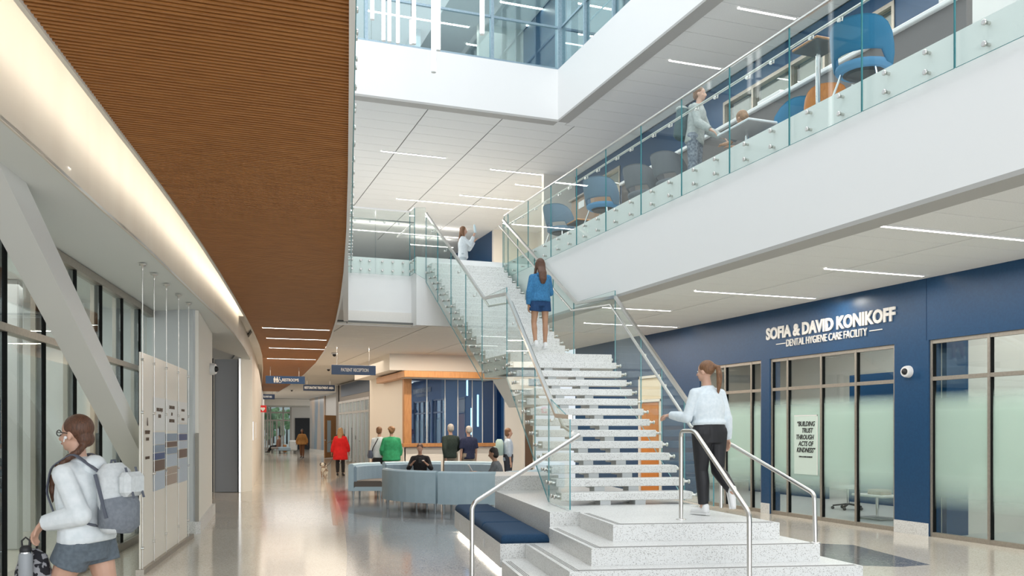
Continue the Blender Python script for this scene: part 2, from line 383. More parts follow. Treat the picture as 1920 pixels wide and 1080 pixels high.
# level two rear: cream recess, blue wall further on, end wall
struct('wall_upper_recess', wallmb(((XW, 24, Z2), (XW + .2, 24.2, Z2C)), ((12.6, 24, Z2), (12.8, 31.3, Z2C)), ((XW, 31.3, Z2), (12.8, 31.5, Z2C)), ((XW - 1.0, 24.0, Z2), (XW + .1, 24.16, Z2C))), CREAM)
struct('wall_upper_far', wallmb(((XW, 31.5, Z2), (XW + .25, 46, Z2C))), BLUE)
struct('wall_upper_end', wallmb(((-6, 46, Z2), (XW + .25, 46.2, Z2C))), mat('taupe_wall', (.38, .36, .33), .7))
# --------------------------------------------------------------- ceilings with individual tiles
def tiled(name, z, X0, nx, wx, Y0, ny, wy, lab, skip=None, col=TILE, slab=None):
    root = setroot(name, lab, (X0, Y0, z))
    bk = ob('grid_backing', wallmb(slab or ((X0 - .02, Y0 - .02, z + .02), (X0 + nx * wx + .02, Y0 + ny * wy + .02, z + .06))), JOINT, root)
    proto = None
    for i in range(nx):
        for j in range(ny):
            x, y = X0 + i * wx, Y0 + j * wy
            if skip and skip(x + wx / 2, y + wy / 2): continue
            if proto is None:
                proto = ob('ceiling_tile', MB().rbox((x + .013, y + .006, z), (x + wx - .013, y + wy - .006, z + .02), .003), col, root)
                px, py = x, y
                cx = Vector((x, y, z)); continue
            c = proto.copy(); COL.objects.link(c); c.location = proto.location + Vector((x - px, y - py, 0))
    return root
tiled('ceiling_gallery_upper', Z2C, X3 + .3, 1, XW - X3 - .32, 2.92, 28, .61, 'tiled grey ceiling strip over the gallery')
tiled('ceiling_lobby_upper', Z2C, XW - 1.83 * 6, 6, 1.83, YE + .3, 24, .61, 'tiled grey ceiling over the upper lobby')
struct('ceiling_upper_far', wallmb(((-6, YE + .3, Z2C + .001), (XW - 1.83 * 6 - .01, 46, Z2C + .2)), ((XW - 1.83 * 6, YE + .3 + 24 * .61, Z2C + .001), (XW + 2, 46, Z2C + .2)), ((XW, 24, Z2C + .001), (13, 34, Z2C + .2))), TILE)
tiled('ceiling_clinic_walk', Z1C, XB + .34, 2, (XW - XB - .34) / 2, 2.0, 29, .61, 'tiled pale ceiling under the gallery')
CT2 = noisy('lobby_ceiling_board', (.82, .79, .74), (.78, .75, .70), 50, .9, .1)
tiled('ceiling_lobby', Z1C, XB - 1.83 * 3 + .05, 5, 1.83, YE + .02, 22, .61, 'tiled cream ceiling over the reception lobby', skip=lambda x, y: x > XW, col=CT2)
struct('ceiling_lobby_far', wallmb(((-9, YE + .14, Z1C + .07), (XW + .2, 86, Z1C + .3))), CT2)
# --------------------------------------------------------------- wood slat ceiling
ZW = 3.985
left_px = [(39, 0), (92.6, 70), (148, 141), (185, 193), (222, 241), (259, 291), (296, 337), (339, 398), (378, 453.5), (409, 504), (441, 557), (463, 595), (478, 627), (487, 645), (493, 661), (496, 683), (492, 711), (489, 737)]
right_px = [(655.5, 0), (655, 100), (654.5, 300), (652, 438), (646, 506), (640, 562), (630, 600), (623, 628), (612, 653), (598, 678), (579, 697), (548, 722), (518, 737)]
Lp = [PZ(u, v, ZW) for u, v in left_px]; Rp = [PZ(u, v, ZW) for u, v in right_px]
d0 = (Lp[0] - Lp[1]).normalized(); Lp = [Lp[0] + d0 * 4.5, Lp[0] + d0 * 2] + Lp
d0 = (Rp[0] - Rp[2]).normalized(); Rp = [Rp[0] + d0 * 4.2, Rp[0] + d0 * 2] + Rp
def interp(P, y):
    P = sorted(P, key=lambda p: p.y)
    if y <= P[0].y: return P[0].x
    for a, b in zip(P, P[1:]):
        if y <= b.y: t = (y - a.y) / max(1e-6, b.y - a.y); return a.x + (b.x - a.x) * t
    return P[-1].x
def smooth(P, n=2):
    for _ in range(n): P = [P[0]] + [(P[i - 1] + P[i] * 2 + P[i + 1]) / 4 for i in range(1, len(P) - 1)] + [P[-1]]
    return P
Lp = smooth(Lp); Rp = smooth(Rp)
wood = setroot('ceiling_wood', 'curving walnut slat ceiling', (1, 10, ZW))
PITCH = .052; y = 1.2; idx = 0; joined = MB(); slat_n = 0
while y < 56:
    xl, xr = interp(Lp, y), interp(Rp, y)
    if y > 57: break
    if xr - xl > .12:
        if 4.15 < y and slat_n < 300:
            ob('slat', MB().box((xl, y, ZW), (xr, y + .022, ZW + .09)), WOODC, wood); slat_n += 1
        else: joined.box((xl, y, ZW), (xr, y + (.025 if y < 30 else .07), ZW + .08))
    y += PITCH if y < 30 else PITCH * 2
tag(ob('slat_field', joined, WOODC, wood), kind='stuff')
outline = [(p.x, p.y) for p in Lp] + [(p.x, p.y) for p in reversed(Rp)]
ob('backing_board', MB().prism(outline, ZW + .095, ZW + .105), WOODB, wood)
mt = MB()
for a, b in zip(Lp, Lp[1:]): mt.beam(a + Vector((-.012, 0, .05)), b + Vector((-.012, 0, .05)), .03, .14)
ob('edge_trim', mt, CREAM, wood)
mt = MB()
for a, b in zip(Rp[:], Rp[1:]): mt.beam(a + Vector((.015, 0, .03)), b + Vector((.015, 0, .03)), .035, .10)
ob('edge_trim', mt, WHITE, wood)
# curved plaster wall with cove light
low_px = [(0, 222), (74, 287), (148, 354), (193, 398), (240, 434), (267.5, 460), (315, 504), (368, 557), (409, 595), (441, 627), (458, 650), (470, 675), (479, 692), (486, 711), (488.5, 724), (489.5, 733)]
ZS = 3.55
Cp = [PZ(u, v, ZS) for u, v in low_px]; d0 = (Cp[0] - Cp[1]).normalized(); Cp = [Cp[0] + d0 * 5] + Cp
d1 = CW(-.27, 1).normalized(); Cp += [Cp[-1] + d1 * 6, Cp[-1] + d1 * 26]
Cp = smooth(Cp, 1)
cw = MB()
def ribbon(m, P, z0, z1, mi=0):
    m.add([(p.x, p.y, z0) for p in P] + [(p.x, p.y, z1) for p in P], [(i, i + 1, len(P) + i + 1, len(P) + i) for i in range(len(P) - 1)], mi, True)
inn = [p + Vector((-.015, .004, 0)) for p in Cp]
ribbon(cw, Cp, ZS, 4.55); ribbon(cw, list(reversed(inn)), ZS, 4.55)
cw.add([(p.x, p.y, ZS) for p in Cp] + [(p.x, p.y, ZS) for p in inn], [(i, len(Cp) + i, len(Cp) + i + 1, i + 1) for i in range(len(Cp) - 1)])
struct('wall_left_curved', cw, BEIGE, 'curved cream plaster fascia washed by a cove light')
iS = 12
wl = MB(); Cq = Cp[iS:]; ribbon(wl, Cq, 0, ZS); wl.add([(Cq[0].x, Cq[0].y, 0), (Cq[0].x - 1.2, Cq[0].y - .4, 0), (Cq[0].x - 1.2, Cq[0].y - .4, ZS), (Cq[0].x, Cq[0].y, ZS)], [(0, 1, 2, 3)])
struct('wall_left_corridor', wl, CREAM, 'cream corridor wall below the curved fascia')
# cove: lid above gap and led strip on the outer edge of the wood ceiling
lid = MB(); n = len(Lp)
outw = [p + Vector((-1.5, 0, 0)) for p in Lp]
lid.add([(p.x + .3, p.y, 4.5) for p in Lp] + [(p.x - 1.4, p.y, 4.5) for p in Lp], [(i, i + 1, n + i + 1, n + i) for i in range(n - 1)])
struct('ceiling_cove', lid, WHITE, 'white cove lid above the light slot')
st = MB()
for a, b in zip(Lp, Lp[1:]):
    st.beam(a + Vector((.02, 0, .20)), b + Vector((.02, 0, .20)), .03, .10)
cv = thing('cove_light', 'glowing warm cove light strip along the curved wood ceiling edge', 'cove light', (Lp[5].x, Lp[5].y, 4.1))
ob('led_strip', st, LEDW, cv)
# left soffit
sof = [(p.x, p.y) for p in Cp[:iS + 1]]
gl = lambda D, off=0.: CW(-2.99 - .195 * D + off, D)
sofp = sof + [(CW(-7.2, 24.5).x, CW(-7.2, 24.5).y), (CW(-6.6, 14.9).x, CW(-6.6, 14.9).y)] + [(gl(D, -.6).x, gl(D, -.6).y) for D in (14.4, 8, 0)]
struct('ceiling_left_soffit', MB().prism(sofp, ZS + .006, ZS + .03), SOFFIT, 'smooth grey soffit left of the curved fascia')
# ================================================================== left glazing, walls, brace
DM = [5.8, 6.9, 7.97, 9.03, 10.1, 11.2, 12.3, 13.4, 14.42]
gz = thing('storefront_glazing', 'tall grey framed glazing wall on the left behind the diagonal brace', 'glazing', gl(10))
fr = MB()
for z, h in ((.05, .1), (2.56, .07), (3.5, .09)): fr.beam(gl(DM[0]) + Vector((0, 0, z)), gl(DM[-1]) + Vector((0, 0, z)), .12, h)
ob('horizontal_frame', fr, ALUM, gz)
for D in DM:
    ob('mullion', MB().beam(gl(D) + Vector((0, 0, .02)), gl(D) + Vector((0, 0, 3.53)), .055, .07, up=RT), GASK, gz)
    ob('gasket', MB().beam(gl(D, -.07) + Vector((0, 0, .02)), gl(D, -.07) + Vector((0, 0, 3.5)), .05, .05, up=RT), ALUM, gz)
for a, b in zip(DM, DM[1:]):
    for z0, z1 in ((.1, 2.53), (2.6, 3.46)):
        p, q = gl(a + .05), gl(b - .05); nn = (q - p).cross(Vector((0, 0, 1)))
        ob('pane', MB().sheet([p + Vector((0, 0, z0)), q + Vector((0, 0, z0)), q + Vector((0, 0, z1)), p + Vector((0, 0, z1))], nn, .02), PANEL, gz)
# vestibule behind the glazing
def vwall(P, z0, z1, th=.1): return MB().beam(P[0] + Vector((0, 0, (z0 + z1) / 2)), P[1] + Vector((0, 0, (z0 + z1) / 2)), th, z1 - z0)
struct('wall_vestibule', vwall((gl(4, -3.2), gl(15, -3.2)), 0, ZS + .4), mat('vestibule_wall', (.60, .61, .60), .6), 'light grey wall seen through the left glazing')
struct('wall_vestibule_dark', vwall((gl(4, -3.1), gl(15, -3.1)), .0, .75, .06), mat('vestibule_dado', (.25, .26, .26), .6))
struct('wall_vestibule_end', vwall((gl(14.6, -.1), gl(14.6, -3.3)), 0, ZS + .4), PALE)
struct('ceiling_vestibule', MB().prism([(gl(D, o).x, gl(D, o).y) for D, o in ((3, -.5), (15, -.5), (15, -3.3), (3, -3.3))], 3.72, 3.8), TILE)
for k, D in enumerate((9.6, 12.4)):
    c = gl(D, -1.6); tag(ob('column', MB().rbox((c.x - .18, c.y - .18, 0), (c.x + .18, c.y + .18, 3.72), .02), mat('column_grey', (.45, .46, .46), .6)), ('pale square column inside the vestibule, nearer one', 'pale square column inside the vestibule, farther one')[k], 'column')
# grey return wall and cream wall with camera
gA = CW(-.402 * 14.45 - .05, 14.45); gB = CW(-.354 * 14.2, 14.2); gC = CW(-.338 * 17.6, 17.6); gD = CW(-.3362 * 17.7 - .15, 17.8)
struct('wall_left_grey', vwall((gA, gB), 0, ZS + .02, .12), mat('cool_grey_wall', (.58, .60, .61), .6), 'cool grey wall return past the glazing')
wc = MB().beam(gB + Vector((0, 0, ZS / 2)), gC + Vector((0, 0, ZS / 2)), .1, ZS)
struct('wall_left_cream', wc, CREAM)
struct('baseboard_left', MB().beam(gB + Vector((.03, -.03, .1)), gC + Vector((.06, 0, .1)), .1, .2), TERR)
struct('baseboard_left_grey', MB().beam(gA + Vector((0, -.06, .1)), gB + Vector((.02, -.06, .1)), .06, .2), TERR)
ob('corner_guard', MB().beam(gB + Vector((.03, -.05, .2)), gB + Vector((.03, -.05, 1.6)), .05, .03), mat('corner_bronze', (.28, .26, .22), .5))
bpy.data.objects['corner_guard']['label'] = 'thin steel corner guard on the cream wall edge'; bpy.data.objects['corner_guard']['category'] = 'corner guard'
# tall grey door leaf in recess
dA, dB = PZ(403, 923, 0), PZ(446, 923, 0)
dr = setroot('door_1', 'tall grey door leaf standing open in the left recess', dA)
ob('leaf', MB().beam(dA + Vector((0, 0, 1.76)), dB + Vector((0, 0, 1.76)), .06, 3.5), mat('grey_door', (.30, .31, .32), .45), dr)
ob('frame', MB().beam(dA + Vector((-.12, -.02, 1.77)), dA + Vector((-.04, -.02, 1.77)), .12, 3.53), BLACK, dr)
ob('frame', MB().beam(dB + Vector((.02, -.03, 1.77)), dB + Vector((.07, -.03, 1.77)), .1, 3.53), STEEL, dr)
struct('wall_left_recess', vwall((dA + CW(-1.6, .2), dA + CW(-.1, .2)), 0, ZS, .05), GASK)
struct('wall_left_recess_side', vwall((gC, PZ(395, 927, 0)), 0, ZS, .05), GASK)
struct('wall_left_beyond', vwall((dB + Vector((.05, 0, 0)), Vector((Cq[0].x, Cq[0].y, 0))), 0, ZS + .1, .08), mat('sage_cream', (.70, .69, .63), .6))
# diagonal brace ---------------------------------------------------------
bz = lambda D: 6.55 - .476 * D
bl = lambda D, off=0.: CW(-2.4 - .195 * D + off, D)
mb = MB(); vs = []
for D, zc in ((6.0, None), (13.6, None)):
    for off, up in ((0, 0), (0, .29), (-.28, .29), (-.28, 0)):
        p = bl(D, off); vs.append((p.x, p.y, bz(D) + up))
mb.add(vs, [(0, 3, 2, 1), (4, 5, 6, 7), (0, 1, 5, 4), (1, 2, 6, 5), (2, 3, 7, 6), (3, 0, 4, 7)])
struct('trim_brace', mb, mat('brace_paint', (.70, .70, .68), .5), 'diagonal pale grey structural brace crossing the glazing')
# ceiling spots ... dome camera
def dome(name, lab, p, nrm, r=.07, dark=.6, cat='security camera'):
    t = thing(name, lab, cat, p); n = Vector(nrm).normalized(); p = Vector(p)
    ob('housing', MB().loft([p, p + n * r * .7, p + n * r * 1.1], [r * 1.15, r * 1.1, r * .95], 16), PLAST, t)
    ob('lens_dome', MB().ball(p + n * r * 1.05, r * dark, 12, 8), BLACK, t); return t
wn = (gC - gB).cross(Vector((0, 0, 1)))
pc = gB.lerp(gC, .80); dome('security_camera', 'small white security camera on the cream wall beside the grey door', (pc.x + .05, pc.y, 2.80), (.9, -.35, 0), .10)
dome('security_camera', 'round white camera with dark lens on the blue wall by the lettering', (XW - .0, YX(1704, XW), 1.65 + 109 * PX(1704, XW) / FPX), (-1, -.1, 0), .085, .62)
# ================================================================== hanging donor sign panels
SD = [CW(-.4154 * 10.19, 10.19)]; s0 = CW(-4.23, 10.19); s1 = CW(-4.86, 13.4)
sdir = (s1 - s0).normalized()
def onp(u):    # point on sign line for column u
    t = (u - U0) / FPX; a = s0; d = s1 - s0; la, Da = -4.23, 10.19; ld, Dd = -.63, 3.21
    k = (t * Da - la) / (ld - t * Dd); return a + d * k
us = [264, 286, 309, 332, 351]
sg = thing('donor_sign', 'tall cream hanging panel sign on thin cables left of the corridor', 'sign', s0)
PAN = mat('sign_acrylic_cream', (.80, .76, .68), .3); BR = mat('sign_brown_letters', (.10, .06, .035), .5)
nrm = sdir.cross(Vector((0, 0, 1)))
if nrm.dot(RT) < 0: nrm = -nrm
for a, b in zip(us, us[1:]):
    p, q = onp(a) + sdir * .004, onp(b) - sdir * .004
    ob('panel', MB().sheet([p + Vector((0, 0, .02)), q + Vector((0, 0, .02)), q + Vector((0, 0, 2.54)), p + Vector((0, 0, 2.54))], -nrm, .02), PAN, sg)
for u in us:
    p = onp(u)
    ob('cable', MB().tube([p + nrm * .02 + Vector((0, 0, .05)), p + nrm * .02 + Vector((0, 0, 3.54))], .005, 6), STEEL, sg)
    ob('ceiling_mount', MB().loft([p + nrm * .02 + Vector((0, 0, 3.54)), p + nrm * .02 + Vector((0, 0, 3.525)), p + nrm * .02 + Vector((0, 0, 3.52)), p + nrm * .02 + Vector((0, 0, 3.47))], [.045, .04, .012, .01], 12), STEEL, sg)
    for z in (2.45, 1.85, 1.12, .3): ob('clamp', MB().cyl(p + nrm * .005 + Vector((0, 0, z)), p + nrm * .035 + Vector((0, 0, z)), .017, 10), CHROME, sg)
ob('base_rail', MB().beam(onp(262) + Vector((0, 0, .03)), onp(358) + Vector((0, 0, .03)), .09, .06), ALUM, sg)
off = nrm * .006
def pl(u0, u1, z0, z1, m, nm='display_tile', lift=.006, lab=None):
    p, q = onp(u0), onp(u1); o = nrm * .002
    x = ob(nm, MB().sheet([p + o + Vector((0, 0, z0)), q + o + Vector((0, 0, z0)), q + o + Vector((0, 0, z1)), p + o + Vector((0, 0, z1))], nrm, lift), m, sg)
    if lab: x['label'] = lab
TBL = mat('sign_slate_blue', (.22, .30, .40), .4); TNV = mat('sign_navy', (.02, .06, .20), .4); TBR = mat('sign_photo_brown', (.12, .065, .045), .4); TGR = mat('sign_pale_blue', (.47, .54, .62), .4); TTN = mat('sign_tan', (.40, .31, .25), .4)
WHT = mat('sign_white', (.78, .78, .76), .4)
rows = {1: [(1.47, 1.62, TGR), (1.37, 1.46, TBL), (1.28, 1.36, TNV), (1.14, 1.27, TBR), (.90, 1.13, TGR)],
        2: [(1.50, 1.60, TBL), (1.42, 1.49, TBR), (1.33, 1.41, TBL), (1.16, 1.32, TGR), (1.06, 1.15, TTN), (.92, 1.05, TTN)],
        3: [(1.60, 1.73, TGR), (1.50, 1.59, TNV), (1.38, 1.49, TGR), (1.25, 1.37, TBR), (.90, 1.24, TGR)]}
for c, L_ in rows.items():
    for z0, z1, m in L_: pl(us[c] + 1, us[c + 1] - 1, z0, z1, m)
    pl(us[c] + 1, us[c + 1] - 1, 1.64 if c < 3 else 1.75, 2.05, WHT, 'heading_panel')
mid = lambda a, b: (onp(a) + onp(b)) / 2 + nrm * .009
for (a, b, z, tx, sz, sx) in [(286, 309, 1.90, 'DENNIS AND JAN', .062, .8), (286, 309, 1.82, 'ELLARD', .062, .8), (309, 332, 1.95, 'CYNTHIA ELLISON', .062, .8), (309, 332, 1.86, 'AND', .06, .8), (309, 332, 1.77, 'ANDREW MILLAR', .062, .8), (332, 351, 1.93, 'OUR DONORS', .045, .9), (332, 351, 1.80, 'OUR IMPACT', .045, .9), (264, 286, 1.62, 'LEADERSHIP', .06, .8), (264, 286, 1.54, 'SOCIETY', .05, .8), (264, 286, 1.32, 'HONOR ROLL', .045, .8)]:
    text_ob('lettering', tx, sz, BR, mid(a, b) + Vector((0, 0, z)), sdir, (0, 0, 1), sg, .002, .001, sx=sx)
text_ob('lettering', 'A', .13, BR, mid(264, 286) + Vector((0, 0, 1.74)), sdir, (0, 0, 1), sg, .002, .003, sx=.5)
# ================================================================== balustrade tools
def gpanel(parent, P, nrm, th=.016, nm='glass_panel', m=None, e=None):
    nrm = Vector(nrm).normalized()
    return ob(nm, MB().sheet([Vector(p) - nrm * th / 2 for p in P], nrm, th, 0, 1), [m or BALG, e or GEDGE], parent)
def standoff(p, n, parent, r=.028, L=.05):
    n = Vector(n).normalized(); p = Vector(p)
    return MB().loft([p - n * .06, p - n * .03, p + n * .01, p + n * .012, p + n * .026, p + n * .03], [r * .6, r * .6, r * .6, r, r, r * .8], 12)
SOME = {}
def put_standoff(p, n, parent):
    """standoff discs share one mesh per direction"""
    n = Vector(n).normalized(); key = tuple(round(c, 2) for c in n)
    if key not in SOME: SOME[key] = standoff((0, 0, 0), n, None).mesh('standoff', [STEEL])
    o = bpy.data.objects.new('standoff', SOME[key]); COL.objects.link(o); o.parent = parent; o.location = Vector(p) - wloc(parent); return o
def rail_bracket(p, n, drop, parent, r=.009):
    n = Vector(n).normalized(); p = Vector(p)
    ob('bracket', MB().tube([p, p + n * .045, p + n * .05 + Vector((0, 0, drop))], r, 6).cyl(p - n * .012, p + n * .008, .024, 12), STEEL, parent)
# gallery balustrade on the right
cols = [1790, 1616, 1480, 1368, 1278, 1202, 1136, 1081, 1033]
Ys = [YX(u, XB - .05) for u in cols]; Ys = [Ys[0] - 3.78, Ys[0] - 2.52, Ys[0] - 1.26] + Ys
while Ys[-1] + 1.26 < 19.3: Ys.append(Ys[-1] + 1.26)
Ys.append(19.42)
gb = thing('glass_balustrade', 'long glass balustrade of the gallery with steel rail above the deep white fascia', 'balustrade', (XB - .05, 10, 5.13))
for a, b in zip(Ys, Ys[1:]):
    x = XB - .05; g = gpanel(gb, [(x, a + .006, 5.13), (x, b - .006, 5.13), (x, b - .006, 6.57), (x, a + .006, 6.57)], (-1, 0, 0))
    for y in (a + .28 * (b - a), b - .28 * (b - a)):
        for z in (5.22, 5.42): put_standoff((x, y, z), (-1, 0, 0), g)
ob('top_cap', MB().rbox((XB - .07, Ys[0], 6.565), (XB - .03, Ys[-1], 6.60), .008), STEEL, gb)
ob('grab_rail', MB().tube([(XB + .02, Ys[0], 6.36), (XB + .02, Ys[-1], 6.36)], .019), STEEL, gb)
for a, b in zip(Ys, Ys[1:]):
    for y in (a + .3 * (b - a), b - .3 * (b - a)): rail_bracket((XB - .04, y, 6.29), (1, 0, 0), .05, gb)
# rear balustrade
rb = thing('glass_balustrade', 'short glass balustrade on the rear edge left of the stair top', 'balustrade', (4, YR - .05, 5.13))
xs = [le(20.2)[0] + .0, XY(701, YR), XY(767, YR)]
xl0 = XY(648, YR)
xs = [xl0, XY(703, YR), Xc - .05]
for a, b in zip(xs, xs[1:]):
    g = gpanel(rb, [(a + .006, YR - .05, 5.13), (b - .006, YR - .05, 5.13), (b - .006, YR - .05, 6.57), (a + .006, YR - .05, 6.57)], (0, -1, 0))
    for x in (a + .2 * (b - a), a + .5 * (b - a), a + .8 * (b - a)):
        for z in (5.22, 5.42): put_standoff((x, YR - .05, z), (0, -1, 0), g)
g = gpanel(rb, [(Xc - .05, YR - .05, 5.13), (Xc - .05, YN - .03, 5.13), (Xc - .05, YN - .03, 6.57), (Xc - .05, YR - .05, 6.57)], (-1, 0, 0))
for y in (YN + .08, YR - .15):
    for z in (5.22, 5.42): put_standoff((Xc - .05, y, z), (-1, 0, 0), g)
g = gpanel(rb, [(Xc - .05, YN - .04, 5.13), (Xs0 - .03, YN - .04, 5.0), (Xs0 - .03, YN - .04, 6.6), (Xc - .05, YN - .04, 6.57)], (0, -1, 0))
ob('top_cap', MB().beam((xs[0], YR - .05, 6.58), (Xc - .05, YR - .05, 6.58), .04, .035).beam((Xc - .05, YR - .05, 6.58), (Xc - .05, YN - .04, 6.58), .04, .034), STEEL, rb)
ob('grab_rail', MB().tube([(xs[0], YR + .03, 6.36), (Xc + .05, YR + .03, 6.36), (Xc + .05, YR + 1.6, 6.36)], .019), STEEL, rb)
for k in range(7): rail_bracket((xs[0] + .2 + k * .33, YR - .04, 6.29), (0, 1, 0), .05, rb)
# left balustrade (seen edge on)
lb = thing('glass_balustrade', 'glass balustrade seen edge on above the wood ceiling edge', 'balustrade', LE(10) + Vector((0, 0, 5.13)))
ed = (LE(20) - LE(2)).normalized(); en = ed.cross(Vector((0, 0, 1)));
if en.dot(RT) < 0: en = -en
Dv = [2.6 + 1.27 * k for k in range(15)]
for a, b in zip(Dv, Dv[1:]):
    p, q = LE(a + .006, .06), LE(b - .006, .06)
    g = gpanel(lb, [p + Vector((0, 0, 5.13)), q + Vector((0, 0, 5.13)), q + Vector((0, 0, 6.57)), p + Vector((0, 0, 6.57))], en)
    for d in (a + .35, b - .35):
        for z in (5.22, 5.42): put_standoff(LE(d, .06) + Vector((0, 0, z)), en, g)
ob('top_cap', MB().beam(LE(2.6, .06) + Vector((0, 0, 6.58)), LE(20.3, .06) + Vector((0, 0, 6.58)), .04, .035), STEEL, lb)
ob('grab_rail', MB().tube([LE(2.6, -.02) + Vector((0, 0, 6.36)), LE(20.3, -.02) + Vector((0, 0, 6.36))], .019), STEEL, lb)
# ================================================================== stair
n_ = math.hypot(.18, 1); LO = CW(.566, 11.38); LA = (CW(-.18, 1) / n_); LB = (CW(1, .18) / n_)
def SL(s, t, z): p = LO + LA * s + LB * t; return Vector((p.x, p.y, z))
ZP = .683; RL = (2.94 - ZP) / 14; TD = .2835; WD = 1.885
stair = thing('staircase', 'open terrazzo staircase with glass sides rising from plinth to gallery', 'staircase', SL(2, .9, ZP))
tm = MB().rbox((0, 0, 0), (WD - .12, .31, .102), .008)
for k in range(13):
    z = ZP + RL * (k + 1); m = MB()
    m.rbox((0, 0, 0), (WD - .12, .31, .102), .008)
    M4 = Matrix((LB, LA, Vector((0, 0, 1)))).transposed().to_4x4(); o0 = SL(k * TD, .06, z - .102)
    m.v = [tuple(M4 @ Vector(v) + o0) for v in m.v]; ob('tread', m, TERR, stair)
for t in (.66, 1.13):
    m = MB()
    for k in range(13):
        z = ZP + RL * (k + 1) - .102
        a, b, c, d = SL(k * TD + .05, t - .07, z), SL(k * TD + .05, t + .07, z), SL(k * TD + .30, t + .07, z), SL(k * TD + .30, t - .07, z)
        dz = Vector((0, 0, RL - .102 + .14)); m.add([a, b, c, d, a - dz, b - dz, c - dz, d - dz], [(0, 1, 2, 3), (7, 6, 5, 4), (0, 4, 5, 1), (1, 5, 6, 2), (2, 6, 7, 3), (3, 7, 4, 0)])
    ob('stringer', m, PALE, stair)
# landing
zl = 2.94; NL, NR = SL(13 * TD, 0.0, 0), SL(13 * TD, WD, 0); YF = 15.42
lp = [(NL.x, NL.y), (NR.x, NR.y), (Xs1, YF + .05), (Xs0, YF + .05)]
lpi = [(SL(13 * TD, .06, 0).x, SL(13 * TD, .06, 0).y), (SL(13 * TD, WD - .06, 0).x, SL(13 * TD, WD - .06, 0).y), (Xs1 - .06, YF + .05), (Xs0 + .06, YF + .05)]
ob('landing', MB().prism(lpi, zl - .34, zl), TERR, stair)
q = [SL(13 * TD + .1, .25, 0), SL(13 * TD + .1, 1.5, 0)]
# tapered clad haunch below the landing
hA, hB, hC, hD = PD(923, 712, 15.9), PD(951.5, 708, 15.05), PD(971, 760, 14.55), PD(954, 764, 15.3)
ob('landing_haunch', MB().sheet([hA, hB, hC, hD], (1, .1, 0), .45), CREAM, stair)
# upper flight
TU = .265; RU = (Z2 - zl) / 16
for j in range(15):
    z = zl + RU * (j + 1); y = YF + TU * j
    ob('tread', MB().rbox((Xs0 + .06, y, z - RU - .03), (Xs1 - .06, y + TU + .02, z), .008), TERR, stair)
def uz(y): return zl + RU * (1 + (y - YF) / TU)
m = MB(); pts = [(Xs0 + .08, YF, uz(YF) - .17), (Xs0 + .08, YN, uz(YN) - .17), (Xs0 + .08, YN, uz(YN) - .50), (Xs0 + .08, YF, uz(YF) - .50)]
ob('flight_soffit', m.sheet(pts, (1, 0, 0), WD - .2), PALE, stair)
# glass sides: lower flight
def lz(s): return ZP + RL * (1 + s / TD)
def lower_side(t, nsign, s_first, nm):
    n = LB * nsign; cuts = [s_first, .45, 1.35, 2.3, 13 * TD]
    for k, (a, b) in enumerate(zip(cuts, cuts[1:])):
        bot = lambda s: ZP + .012 if s <= .46 and k == 0 else max(ZP + .015, lz(s) - .42)
        P = [SL(a + .005, t, bot(a)), SL(b - .005, t, ZP + .012 if k == 0 else bot(b)), SL(b - .005, t, lz(b) + .98), SL(a + .005, t, max(lz(a) + .98, ZP + 1.10))]
        g = gpanel(stair, P, n)
        for i in range(13):
            s = i * TD
            for ds, dz in ((.05, -.05), (.22, -.05)):
                if a <= s + ds < b: put_standoff(SL(s + ds, t, ZP + RL * (i + 1) + dz), n, g)
lower_side(0, -1, -.72, 'L'); lower_side(WD, 1, -.55, 'R')
def cap_path(t, s0_):
    return [SL(s0_, t, max(lz(s0_) + .99, ZP + 1.12)), SL(0.0, t, lz(0) + .99), SL(13 * TD, t, lz(13 * TD) + .99)]
LC = cap_path(0, -.72); RC = cap_path(WD, -.55)
capz = zl + 1.10
Lk = [Vector((NL.x, NL.y, lz(13 * TD) + .99)), Vector((Xs0, YF - .12, capz - .02)), Vector((Xs0, YN - .02, uz(YN) + .98))]
Rk = [Vector((NR.x, NR.y, lz(13 * TD) + .99)), Vector((Xs1, YF - .12, capz - .02)), Vector((Xs1, YN - .02, uz(YN) + .98))]
for P in (LC[:-1] + Lk, RC[:-1] + Rk):
    m = MB()
    for a, b in zip(P, P[1:]): m.beam(a, b, .045, .05)
    ob('top_rail', m, STEEL, stair)
def inner(P, d, drop=.14):
    return [p + d * .085 - Vector((0, 0, drop)) for p in P]
hL = inner(LC[1:-1] + Lk, LB); hR = inner(RC[1:-1] + Rk, -LB)
hL = [SL(-.5, .085, ZP + .93)] + hL; hR = [SL(-.4, WD - .085, ZP + .93)] + hR
for P in (hL, hR): ob('grab_rail', MB().tube(P, .021, 10), STEEL, stair)
for t, d in ((0, LB), (WD, -LB)):
    for s in (.3, 1.2, 2.1, 3.1): rail_bracket(SL(s, t, lz(s) + .76), d, .06, stair)
